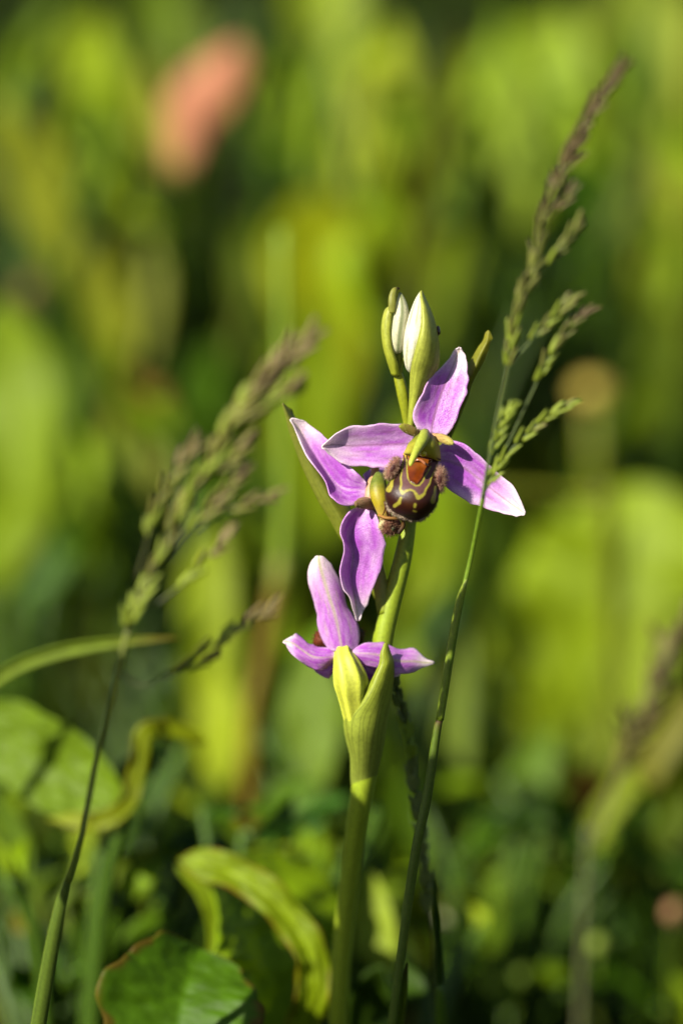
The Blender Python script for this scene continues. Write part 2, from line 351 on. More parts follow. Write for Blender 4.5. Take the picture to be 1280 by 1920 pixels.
def build_meadow_plants():
    pale = G(178, 192, 78); lime = G(165, 178, 30); yell = G(190, 190, 20); mid = G(130, 150, 25); deep = G(75, 105, 15)
    sage = G(150, 165, 90)
    # upper left
    p = plant('leafy plant with a withered salmon pink leaf folded at its top', 360, 330, 300)
    add_leaf(p, [(448, 80, 240), (418, 140, 240), (362, 200, 242), (345, 260, 243), (335, 350, 244)], 50, lin(226, 152, 112, 0.55), prof='broad', fold=-0.1, label='withered salmon pink leaf', twist=-0.15)
    add_leaf(p, [(280, 110, 262), (285, 200, 262), (305, 290, 262), (345, 345, 262)], 26, G(170, 165, 80, 0.5), prof='broad', twist=-0.2)
    add_leaf(p, [(300, -60, 320), (310, 50, 315), (325, 170, 312), (330, 300, 312)], 55, mid, twist=0.1)
    p = plant('tall plant with a broad pale leaf beside the salmon pink leaf', 200, 330, 270)
    add_leaf(p, [(185, 30, 262), (165, 130, 266), (195, 250, 268), (235, 380, 270)], 92, pale, twist=-0.45, prof='broad')
    add_leaf(p, [(-15, 180, 262), (60, 310, 262), (140, 440, 262), (200, 560, 262), (250, 740, 262)], 68, G(170, 168, 55), prof='broad', twist=-0.2)
    add_leaf(p, [(270, 420, 268), (255, 560, 266), (245, 650, 264), (240, 760, 262)], 62, G(160, 160, 50), prof='broad', twist=-0.2)
    p = plant('plant with one large smooth leaf at the meadow edge beside the loose grass panicle', 20, 1000, 190)
    add_leaf(p, [(0, 560, 190), (28, 700, 190), (35, 900, 188), (10, 1020, 190), (-20, 1140, 192)], 88, G(150, 168, 50), prof='broad', twist=-0.3, wave=0.25)
    add_leaf(p, [(-90, 600, 205), (-70, 800, 205), (-60, 1000, 205), (-30, 1140, 200)], 70, mid, twist=-0.1)
    # centre
    p = plant('tall plant with a long pale yellow leaf rising behind the orchid buds', 640, 600, 290)
    add_leaf(p, [(735, 40, 282), (715, 150, 284), (670, 270, 286), (630, 400, 288), (600, 540, 290)], 92, G(200, 205, 90), prof='broad', twist=-0.5)
    add_leaf(p, [(640, -120, 320), (620, 0, 318), (600, 110, 315), (590, 300, 310)], 70, lime, twist=-0.2)
    add_leaf(p, [(560, 370, 240), (590, 470, 242), (625, 620, 244), (640, 800, 246)], 98, yell, prof='broad', twist=0.15, fold=0.08)
    add_leaf(p, [(600, 560, 225), (570, 720, 228), (590, 900, 230), (600, 1080, 232)], 80, G(155, 170, 15), prof='broad', twist=0.1)
    add_leaf(p, [(455, 420, 330), (430, 560, 328), (420, 700, 325), (430, 850, 320)], 60, G(95, 125, 10), twist=0.2)
    p = plant('plant with olive green leaves standing behind the two buds', 770, 640, 235)
    add_leaf(p, [(850, 60, 232), (822, 220, 234), (785, 400, 236), (750, 640, 238)], 34, G(125, 125, 10), prof='blade', twist=0.3, fold=0.2)
    add_leaf(p, [(870, 400, 250), (840, 500, 250), (790, 600, 250), (760, 700, 248)], 60, G(150, 165, 10), twist=0.1)
    add_leaf(p, [(840, 560, 262), (855, 660, 262), (850, 760, 262), (830, 880, 262)], 62, G(180, 188, 65), twist=-0.35)
    add_leaf(p, [(770, 760, 225), (790, 900, 228), (800, 1040, 230), (800, 1200, 232)], 80, G(150, 170, 15), twist=0.0)
    # upper right
    p = plant('large plant with wide crinkled leaves behind the upright grass panicle', 960, 480, 290)
    add_leaf(p, [(1060, 30, 290), (1010, 160, 288), (950, 300, 286), (890, 430, 288), (840, 560, 290)], 130, G(172, 190, 66), prof='broad', twist=-0.35, wave=0.14)
    add_leaf(p, [(1120, 160, 300), (1090, 300, 300), (1060, 420, 300), (1010, 560, 300)], 85, G(165, 180, 45), prof='broad', twist=-0.25)
    add_leaf(p, [(905, 90, 315), (880, 190, 312), (860, 300, 310), (860, 420, 305)], 60, lime, twist=0.1)
    add_leaf(p, [(960, 470, 270), (940, 560, 270), (900, 640, 268), (890, 760, 266)], 60, G(120, 140, 15), twist=0.3)
    p = plant('plant with a long upright leaf at the far side of the grass panicle', 1250, 560, 280)
    add_leaf(p, [(1295, -40, 282), (1268, 150, 280), (1250, 350, 280), (1245, 560, 280), (1262, 760, 280)], 66, G(172, 178, 50), prof='blade', twist=-0.35)
    add_leaf(p, [(1180, -60, 330), (1200, 40, 330), (1180, 160, 328), (1150, 330, 320)], 90, G(150, 160, 70), twist=-0.2)
    add_leaf(p, [(1230, 560, 255), (1245, 660, 255), (1235, 760, 255), (1220, 900, 255)], 48, G(110, 125, 10), twist=0.25)
    # right middle
    p = plant('plant with a very broad rounded leaf below the yellow flower head', 1110, 1300, 205)
    add_leaf(p, [(1190, 905, 200), (1185, 1010, 196), (1140, 1130, 196), (1085, 1270, 200), (1030, 1450, 206)], 190, G(165, 180, 55), prof='broad', twist=-0.15, wave=0.22, fold=0.08, wn=4)
    add_leaf(p, [(1230, 1120, 185), (1200, 1240, 186), (1150, 1350, 188), (1080, 1440, 190)], 70, G(160, 172, 75), twist=-0.3)
    add_leaf(p, [(910, 900, 225), (930, 1010, 225), (930, 1120, 225), (925, 1300, 225)], 48, G(85, 105, 10), twist=0.5)
    p = plant('plant with narrow leaves low behind the grass stalk', 850, 1500, 150)
    add_leaf(p, [(880, 1180, 150), (862, 1320, 148), (845, 1500, 146), (830, 1720, 144)], 40, G(125, 140, 50), prof='blade', twist=-0.1)
    add_leaf(p, [(800, 1260, 170), (800, 1380, 168), (790, 1500, 166), (785, 1640, 164)], 62, G(120, 140, 55), twist=-0.1)
    add_leaf(p, [(740, 1440, 150), (755, 1530, 150), (760, 1640, 150), (760, 1760, 150)], 58, G(110, 140, 10), twist=0.2)
    # left middle
    p = plant('plant with upright yellow green leaves behind the loose grass panicle', 400, 1500, 180)
    add_leaf(p, [(400, 985, 180), (392, 1120, 178), (402, 1280, 176), (412, 1500, 176)], 56, G(170, 180, 18), prof='broad', twist=-0.1)
    add_leaf(p, [(245, 700, 240), (265, 790, 240), (275, 880, 238), (290, 1000, 236)], 62, G(160, 162, 5), prof='broad', twist=-0.2, tip=G(140, 90, 30))
    add_leaf(p, [(400, 640, 225), (375, 740, 226), (365, 860, 228), (380, 1000, 230)], 52, G(95, 130, 5), twist=0.2)
    add_leaf(p, [(405, 1250, 165), (412, 1330, 164), (415, 1420, 163), (412, 1500, 163)], 48, G(190, 198, 40), prof='broad', twist=-0.3)
    p = plant('plant with soft grey green leaves beside the lowest orchid flower', 590, 1450, 110)
    add_leaf(p, [(580, 1220, 122), (590, 1310, 120), (592, 1400, 118), (600, 1500, 116)], 62, G(130, 152, 75), twist=-0.3)
    add_leaf(p, [(650, 1492, 78), (590, 1530, 80), (520, 1585, 82), (470, 1630, 84)], 26, G(95, 145, 100), prof='broad', twist=0.0)
    add_leaf(p, [(600, 1470, 105), (540, 1500, 105), (505, 1560, 106), (500, 1640, 106)], 34, G(115, 150, 45), prof='broad', twist=-0.1)
    far = {o['label'][:34]: o for o in scene.objects if o.get('category') == 'plant'}
    def sc(key, *a, **k):
        for lab, o in far.items():
            if key in lab: side_leaves(o, *a, **k)
    sc('withered salmon', (250, -40, 560, 300), 290, 330, 18, 21, lmin=150, lmax=320)
    sc('broad pale leaf', (-20, -40, 260, 420), 255, 300, 21, 22, lmin=150, lmax=320)
    sc('one large smooth', (-40, 560, 160, 1000), 185, 240, 15, 23)
    sc('long pale yellow', (420, -60, 700, 600), 235, 320, 27, 24, lmin=150, lmax=340)
    sc('olive green leaves', (700, 40, 900, 760), 240, 300, 18, 25)
    sc('wide crinkled', (860, -40, 1160, 560), 265, 330, 24, 26, lmin=150, lmax=320)
    sc('long upright leaf', (1140, -40, 1290, 760), 250, 320, 21, 27, lmin=150, lmax=300)
    sc('very broad rounded', (900, 1160, 1290, 1400), 210, 240, 15, 28)
    sc('narrow leaves low', (760, 1000, 920, 1500), 160, 220, 15, 29)
    sc('upright yellow green', (120, 620, 480, 1200), 200, 260, 30, 30)
    sc('soft grey green', (470, 1100, 660, 1500), 110, 170, 18, 31, 14, 34)
    # lower left, nearer
    g2 = 'leafy plants low around the orchid'
    p = plant('low plant with a rolled leaf whose bright rim curls upward', 120, 1540, 48, g2)
    add_leaf(p, [(-40, 1330, 62), (30, 1390, 58), (110, 1440, 54), (200, 1500, 50), (235, 1530, 48)], 85, G(135, 158, 70), prof='broad', twist=-0.2, fold=0.05, curl=0.25, nu=60, nv=31, quilt=0.18)
    add_leaf(p, [(388, 1392, 50), (330, 1368, 48), (272, 1372, 46), (258, 1440, 46), (238, 1505, 46), (190, 1538, 47), (90, 1536, 50)], 17, G(165, 170, 25), prof='even', twist=0.2, edge=G(120, 90, 30), label='bright rolled rim of a curled leaf', stalk=False, nu=60, nv=13, quilt=0.4, wave=0.2, wn=5)
    add_leaf(p, [(320, 1420, 58), (285, 1415, 58), (240, 1440, 58), (205, 1530, 58)], 40, G(50, 75, 20), prof='broad', twist=0.9)
    add_leaf(p, [(-10, 1500, 70), (30, 1560, 70), (45, 1610, 70), (50, 1680, 70)], 26, G(120, 145, 70), twist=-0.2)
    add_leaf(p, [(-15, 1570, 55), (15, 1620, 55), (45, 1670, 55)], 16, G(150, 170, 30), prof='broad', twist=-0.2)
    p = plant('low plant with pale blunt leaves lying slantwise near the ground', 150, 1800, 75, g2)
    add_leaf(p, [(25, 1745, 72), (80, 1700, 74), (150, 1640, 76), (215, 1580, 78)], 26, G(135, 155, 90), prof='even', twist=-0.2, tip=G(160, 140, 100))
    add_leaf(p, [(130, 1740, 85), (165, 1690, 85), (200, 1640, 85), (230, 1590, 85)], 30, G(110, 140, 70), prof='broad', twist=-0.2)
    add_leaf(p, [(160, 1810, 90), (190, 1780, 90), (230, 1730, 90), (240, 1680, 90)], 30, G(110, 140, 50), twist=-0.1)
    add_leaf(p, [(220, 1800, 70), (260, 1765, 70), (300, 1725, 70), (320, 1690, 70)], 30, G(125, 160, 35), twist=-0.1)
    p = plant('low plant with an arching yellow green leaf rim over a shaded hollow', 480, 1900, 34, g2)
    add_leaf(p, [(335, 1612, 40), (400, 1625, 38), (470, 1655, 36), (540, 1720, 34), (585, 1800, 33), (580, 1880, 34), (545, 1980, 36), (500, 2090, 38)], 33, G(150, 164, 14), prof='even', twist=0.25, edge=G(150, 105, 45), label='arching leaf rim edged with brown', stalk=False, nu=80, nv=19, wave=0.25, wn=6, quilt=0.3, thick=0.18, rib=0.3)
    add_leaf(p, [(330, 1625, 42), (385, 1670, 42), (403, 1730, 42), (392, 1800, 42)], 20, G(150, 165, 40), prof='broad', twist=0.1, stalk=False)
    add_leaf(p, [(400, 1630, 46), (480, 1720, 46), (500, 1820, 46), (470, 1990, 46)], 190, G(165, 190, 25), prof='broad', twist=0.9, nu=40, nv=21, quilt=0.12)
    add_leaf(p, [(640, 1800, 60), (590, 1860, 60), (560, 1930, 60)], 50, G(140, 155, 15), twist=0.0)
    p = plant('low plant with a broad green leaf edged in red brown', 330, 1960, 18, g2)
    add_leaf(p, [(372, 1778, 24), (352, 1840, 20), (335, 1910, 17), (310, 2070, 15)], 158, G(92, 128, 14), prof='round', twist=[0.25, 0.0, -0.2], fold=0.2, edge=G(120, 95, 50), wave=0.05, nu=60, nv=35, quilt=0.05)
    p = plant('low plant with a pale pointed leaf between orchid stem and grass stalk', 710, 1880, 62, g2)
    add_leaf(p, [(690, 1630, 66), (702, 1720, 64), (712, 1800, 62), (716, 1890, 62)], 44, G(180, 192, 110), prof='broad', twist=-0.3)
    add_leaf(p, [(800, 1860, 40), (735, 1850, 42), (690, 1880, 44), (655, 1960, 46)], 60, G(70, 95, 30), prof='broad', twist=0.6)
    p = plant('low plant with soft upright green leaves right of the grass stalk', 940, 1850, 120, g2)
    add_leaf(p, [(930, 1600, 125), (945, 1700, 122), (950, 1800, 120), (950, 1930, 118)], 58, G(130, 155, 30), prof='broad', twist=-0.1)
    add_leaf(p, [(870, 1640, 135), (890, 1740, 132), (915, 1840, 130), (930, 1930, 128)], 42, G(120, 145, 45), prof='broad', twist=-0.1)
    add_leaf(p, [(1010, 1640, 130), (1000, 1720, 130), (985, 1820, 130), (965, 1930, 130)], 40, G(105, 135, 30), prof='broad', twist=0.2)
    p = plant('low plant with a small bright lime leaf among brown litter', 1120, 1640, 130, g2)
    add_leaf(p, [(1125, 1560, 130), (1118, 1600, 130), (1112, 1650, 130), (1110, 1690, 130)], 46, G(150, 178, 5), prof='broad', twist=-0.2)
    add_leaf(p, [(1190, 1440, 115), (1160, 1490, 118), (1125, 1540, 120), (1100, 1590, 122)], 26, G(170, 178, 130), prof='even', twist=-0.2)
    add_leaf(p, [(1035, 1370, 150), (1000, 1450, 150), (960, 1530, 150), (930, 1600, 150)], 45, G(120, 150, 50), twist=-0.2)
    add_leaf(p, [(1010, 1480, 165), (1050, 1500, 165), (1110, 1480, 165), (1160, 1440, 165)], 30, G(130, 85, 55, 0.3), prof='broad', twist=0.3)
    p = plant('low plant with dim olive leaves beside the sunken seed head', 1230, 1600, 140, g2)
    add_leaf(p, [(1290, 1490, 140), (1260, 1570, 140), (1230, 1660, 140), (1210, 1780, 140)], 42, G(110, 125, 30), twist=0.0)
    add_leaf(p, [(1180, 1590, 150), (1180, 1680, 150), (1170, 1760, 150), (1165, 1840, 150)], 34, G(125, 135, 50), twist=0.0)
    add_leaf(p, [(1300, 1300, 120), (1265, 1370, 120), (1225, 1430, 120), (1190, 1500, 122)], 30, G(150, 140, 100), prof='even', twist=-0.1)
    far = {o['label'][:44]: o for o in scene.objects if o.get('group') == g2}
    sc('rolled leaf', (-20, 1420, 330, 1620), 70, 120, 13, 41, 12, 30, 80, 170, 0.9)
    sc('pale blunt', (0, 1540, 330, 1820), 60, 140, 32, 42, 12, 32, 80, 180, 0.9)
    sc('arching yellow', (380, 1480, 640, 1780), 60, 140, 28, 43, 12, 30, 80, 170, 0.9)
    sc('red brown', (60, 1820, 300, 1920), 50, 110, 12, 44, 12, 30, 70, 140, 0.9)
    sc('pale pointed', (640, 1560, 860, 1820), 80, 150, 15, 45, 12, 28, 80, 170, 0.7)
    sc('soft upright', (820, 1460, 1060, 1820), 100, 170, 30, 46, 12, 32, 80, 170, 0.8)
    sc('small bright lime', (960, 1400, 1180, 1720), 130, 180, 15, 47, 12, 28, 70, 140, 0.9)
    sc('dim olive', (1100, 1460, 1290, 1840), 110, 180, 26, 48, 12, 28, 70, 150, 0.9)
build_meadow_plants()

def build_shade_plant():
    # added unseen plant, its leaves placed to shade the foot of the orchid
    p = thing('leafy_plant', 'added unseen leafy plant that shades the foot of the orchid', 'plant', np.array([-112.0, -88.0, 0.0]), 'leafy plants low around the orchid')
    k = 0
    for (x, y, d, t, wd, ln) in [(668, 1745, 12, 128, 6.5, 44), (785, 1670, 2, 150, 7, 42), (640, 1920, 20, 140, 9, 44), (755, 1820, 6, 146, 8.5, 44)]:
        c = P(x, y, d) - sdir * t
        ax = np.array([0.25 * math.sin(k * 2.1), 0.2 * math.cos(k), 1.0]); ax /= np.linalg.norm(ax)
        sd = np.cross(ax, sdir); sd /= np.linalg.norm(sd); nr = np.cross(sd, ax)
        nu, nv = 22, 9; W = np.zeros((nu, nv, 3)); u = np.linspace(0, 1, nu); v = np.linspace(-1, 1, nv)
        for i in range(nu):
            hw = wd * max(0.04, math.sin(math.pi * u[i] ** 0.8) ** 0.7)
            W[i] = c + ax * ln * (0.5 - u[i]) + (hw * v)[:, None] * sd + (hw * 0.25 * np.abs(v) - 6 * (u[i] - 0.5) ** 2)[:, None] * nr
        new_mesh('leaf', W, grid_faces(nu, nv), leaf_col(G(120, 150, 25))(np.broadcast_to(u[:, None], (nu, nv)), np.broadcast_to(v[None], (nu, nv))), M_LEAF, p, thick=0.35)
        b = W[-1, 4]; g = np.array(p['_o'])
        tube('leaf_stalk', [(*W[-4, 4], 0.4), (*b, 0.8), (*(0.5 * b + 0.5 * g + [0, 0, -10]), 1.2), (*(g + [0, 0, -8]), 1.6)], flatcol(G(110, 130, 25)), M_STEM, p, n=8, k=14, world=True)
        k += 1
build_shade_plant()

# filler: the mass of grass and small leaves behind and below, nobody could count it
def build_mass():  # blade colours dimmed to stand in for shade in the dark gaps
    V = []; fs = []; cc = []
    def blade(x, y, h, wd, lean, c, z0=-10):
        nonlocal V
        b = len(V); az = RNG.uniform(0, 2 * math.pi); ln = np.array([math.cos(az), math.sin(az), 0]) * lean * h
        fa = RNG.uniform(-1.2, 1.2); sd = np.array([math.cos(fa), math.sin(fa), 0]) * wd
        for i in range(5):
            t = i / 4; ctr = np.array([x, y, z0 + h * (t - 0.25 * lean * t * t)]) + ln * t * t
            ww = (1 - t ** 1.6) * 0.95 + 0.05
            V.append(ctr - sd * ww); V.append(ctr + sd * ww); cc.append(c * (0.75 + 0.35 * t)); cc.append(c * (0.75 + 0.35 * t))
        for i in range(4): fs.append((b + 2 * i, b + 2 * i + 1, b + 2 * i + 3, b + 2 * i + 2))
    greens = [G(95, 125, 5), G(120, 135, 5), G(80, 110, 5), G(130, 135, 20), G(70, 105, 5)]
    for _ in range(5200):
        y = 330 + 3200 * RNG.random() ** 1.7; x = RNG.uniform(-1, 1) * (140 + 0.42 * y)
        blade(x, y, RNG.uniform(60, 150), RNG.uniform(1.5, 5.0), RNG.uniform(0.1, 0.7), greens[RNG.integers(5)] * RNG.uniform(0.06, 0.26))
    for _ in range(900):
        y = RNG.uniform(-30, 330); x = RNG.uniform(-1, 1) * (110 + 0.35 * (y + 50))
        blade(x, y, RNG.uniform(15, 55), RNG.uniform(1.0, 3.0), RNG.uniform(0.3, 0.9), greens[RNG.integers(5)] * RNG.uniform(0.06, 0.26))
    herb = [G(110, 140, 5), G(150, 160, 10), G(90, 125, 5), G(160, 165, 40), G(60, 95, 5), G(140, 150, 60)]
    for _ in range(420):
        y = RNG.uniform(150, 420); x = RNG.uniform(-1, 1) * (75 + 0.16 * y)
        h = RNG.uniform(50, 60 + 0.30 * y)
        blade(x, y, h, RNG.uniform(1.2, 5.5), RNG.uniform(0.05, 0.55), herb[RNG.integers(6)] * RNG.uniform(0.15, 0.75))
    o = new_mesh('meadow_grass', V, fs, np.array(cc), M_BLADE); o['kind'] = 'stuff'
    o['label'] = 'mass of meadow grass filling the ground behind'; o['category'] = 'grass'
build_mass()

# ------------------------------------------------------------------ lone stalks, blades and small flower heads behind
def build_stalks():
    g = 'stray stalks and blades in the meadow'
    t = thing('grass_stalk', 'pale upright grass stalk turning brown below its joint', 'grass', ground_at(455, 1600, 135), g)
    pale = G(160, 180, 110); tan = G(150, 125, 70)
    tube('culm', [(528, 430, 122, 9), (530, 700, 124, 10), (532, 900, 126, 11), (528, 1060, 128, 14)], flatcol(pale), M_STEM, t)
    tube('joint', [(529, 1045, 128, 15), (525, 1075, 128, 18), (520, 1100, 128, 15)], flatcol(G(160, 160, 120)), M_STEM, t)
    q = np.array(t['_o']); e = P(455, 1500, 134)
    tube('lower_culm', [(*P(522, 1085, 128), 1.5), (*P(495, 1240, 131), 1.6), (*P(468, 1430, 134), 1.6), (q[0], q[1], -8, 1.8)], flatcol(tan, G(130, 100, 55)), M_STEM, t, world=True)
    t = thing('arching_grass', 'grey green grass blade arching sideways across the loose panicle stalk', 'grass', ground_at(-60, 1400, 40), g)
    add_leaf(t, [(335, 1196, 34), (230, 1203, 36), (110, 1222, 38), (10, 1262, 40), (-70, 1330, 42)], 15, G(135, 150, 90), prof='blade', fold=0.3, twist=0.2, tip=G(130, 110, 70), name='blade', mat=M_BLADE)
    t = thing('dry_stalk', 'dull olive stalk lying level above the broad rounded leaf', 'stalk', ground_at(1135, 1000, 160), g)
    tube('stalk', [(870, 912, 158, 7), (960, 918, 158, 9), (1060, 925, 160, 10), (1125, 935, 160, 11)], flatcol(G(125, 125, 40)), M_STEM, t)
    q = np.array(t['_o']); tube('stalk_base', [(*P(1118, 933, 160), 1.1), (*P(1138, 960, 160), 1.2), (q[0] + 2, q[1], q[2] + 60, 1.3), (q[0], q[1], -8, 1.4)], flatcol(G(110, 110, 40)), M_STEM, t, world=True)
    t = thing('dark_grass', 'slender dark blade tip standing beside the drooping grass spike', 'grass', ground_at(830, 1990, 30), g)
    add_leaf(t, [(813, 1650, 12), (817, 1700, 14), (822, 1760, 17), (826, 1900, 22)], 6, G(60, 85, 45), prof='blade', fold=0.3, twist=0.3, name='blade', mat=M_BLADE)

    # yellow flower head
    t = thing('yellow_flower', 'small yellow flower head on an olive stalk', 'flower', ground_at(1113, 1000, 255), None)
    q = np.array(t['_o']); c = P(1108, 735, 250)
    tube('stalk', [(*(c + [0, 2, -3]), 1.6), (*(P(1115, 850, 252)), 2.3), (*P(1118, 960, 254), 2.6), (q[0], q[1], -8, 2.8)], flatcol(G(135, 135, 20)), M_STEM, t, world=True, n=10)
    blob('flower_disc', (1108, 735, 248), (3.0, 2.6, 1.8), lambda n: np.broadcast_to(lin(232, 208, 95, 0.6), n.shape), M_FUZZ, t, nu=10, nv=14)
    for i in range(13):
        a = i * 2 * math.pi / 13; dv = math.cos(a) * rgt + (math.sin(a) * upv) * 0.8 - 0.35 * fwd
        sd = np.cross(dv, fwd); sd /= np.linalg.norm(sd); cc0 = c - 0.5 * fwd
        W = np.array([[cc0 + dv * (1.5 + 2.6 * k / 4) + s_ * sd * 0.65 * math.sin(0.5 + 2.4 * k / 4) - fwd * 0.3 * (1 - abs(s_)) for s_ in (-1, 0, 1)] for k in range(5)])
        new_mesh('ray_petal', W, grid_faces(5, 3), lin(232, 208, 95, 0.6), M_LEAF, t, thick=0.2)
    # seed heads and litter that blur to discs
    for (x, y, d, r, c, lab) in [(1262, 1710, 112, 1.9, lin(205, 155, 105, 0.42), 'small pinkish tan seed head near the ground'),
                                 (1120, 1770, 105, 1.6, lin(160, 185, 70, 0.5), 'small green bud near the ground beside dark soil'),
                                 (838, 1712, 105, 1.8, lin(205, 205, 160, 0.6), 'small whitish bud just past the dark blade tip'),
                                 (890, 1570, 140, 1.7, lin(120, 135, 30, 0.4), 'small dull olive bud in the shade behind the grass stalk'),
                                 (848, 1295, 165, 2.6, lin(200, 180, 90, 0.5), 'small tan seed head behind the upper grass stalk'),
                                 (300, 742, 225, 2.0, lin(165, 115, 40, 0.4), 'small brown seed head over yellow leaves'),
                                 (60, 545, 250, 3.0, lin(160, 130, 70, 0.4), 'dull tan seed head beside the pale slanting leaf')]:
        t = thing('seed_head', lab, 'seed head', ground_at(x + 4, y, d), 'small seed heads and buds')
        q = np.array(t['_o']); p0 = P(x, y, d)
        blob('head', (x, y, d), (r, r * 1.05, r), lambda n, c=c: np.broadcast_to(c, n.shape), M_FUZZ, t, nu=10, nv=14, bump=0.3)
        tube('stalk', [(*(p0 - [0, 0, r * 0.8]), 0.4), (*(0.6 * p0 + 0.4 * q), 0.55), (q[0], q[1], -8, 0.6)], flatcol(G(95, 110, 30)), M_STEM, t, world=True, n=8)
build_stalks()

# ------------------------------------------------------------------ grass panicles
def spikelet_mesh(name, base, tip, length, width, nf=5, seed=0):
    rng = np.random.default_rng(seed); V = []; fs = []; cc = []
    for k in range(nf):
        t0 = k / nf * 0.55; side = 1 if k % 2 else -1
        l = length * (0.50 - 0.03 * k); wd = width * (0.55 - 0.04 * k); nu, nv = 8, 6
        b = len(V)
        for i in range(nu):
            s = i / (nu - 1); rr = wd * (math.sin(min(1, s * 1.02) ** 0.65 * math.pi) * 0.95 + 0.05) * (1.0 if i < nu - 1 else 0.15)
            cx = side * width * (0.16 + 0.42 * s * (1 - 0.35 * s)); cz = t0 * length + l * s
            for j in range(nv):
                a = j * 2 * math.pi / nv
                V.append((cx + rr * math.cos(a), rr * 0.8 * math.sin(a), cz)); cc.append(base * (1 - s) + tip * s if s < 0.8 else tip * 1.1)
        for i in range(nu - 1):
            for j in range(nv): fs.append((b + i * nv + j, b + i * nv + (j + 1) % nv, b + (i + 1) * nv + (j + 1) % nv, b + (i + 1) * nv + j))
        fs.append(tuple(b + j for j in range(nv))[::-1]); fs.append(tuple(b + (nu - 1) * nv + j for j in range(nv)))
    o = new_mesh(name, V, fs, np.array(cc), M_SPIKE); me = o.data; bpy.data.objects.remove(o); return me

def put(me, parent, pos, direction, roll, scale, name='spikelet'):
    o = bpy.data.objects.new(name, me); COL.objects.link(o); o.parent = parent
    q = Vector(direction).to_track_quat('Z', 'Y').to_matrix().to_4x4()
    o.matrix_local = Matrix.Translation(Vector((np.asarray(pos) - np.array(parent['_o'])) * MM)) @ q @ Matrix.Rotation(roll, 4, 'Z') @ Matrix.Scale(scale, 4)
    return o

def spike_along(parent, path, start, step, meshes, rng, spread=0.35, scale=1.0, pick=None, end=1.0):
    """spikelets set alternately along a branch; path (x, y, d) photo"""
    q = cr(path, 60); C = PA(q); L = np.concatenate([[0], np.cumsum(np.linalg.norm(np.diff(C, axis=0), axis=1))])
    s = start * L[-1]; side = 1
    while s < L[-1] * end:
        i = int(np.searchsorted(L, s)); i = min(max(i, 1), 58)
        T = C[i + 1] - C[i - 1]; T /= np.linalg.norm(T)
        nrm = np.cross(T, fwd); nrm /= np.linalg.norm(nrm)
        dv = T + nrm * side * spread * rng.uniform(0.5, 1.3) + fwd * rng.normal(0, 0.18)
        fr = s / L[-1]
        me = meshes[int(np.clip((pick(fr) if pick else fr) * len(meshes) + rng.normal(0, 0.45), 0, len(meshes) - 1))]
        put(me, parent, C[i] + nrm * side * 0.12, dv, rng.uniform(-0.8, 0.8), scale * rng.uniform(0.8, 1.15))
        side = -side; s += step * rng.uniform(0.7, 1.3)
    if end == 1.0: put(meshes[min(len(meshes) - 1, max(0, int((pick(1.0) if pick else 1.0) * len(meshes))))], parent, C[-4], C[-1] - C[-6], rng.uniform(-0.8, 0.8), scale * 0.9)

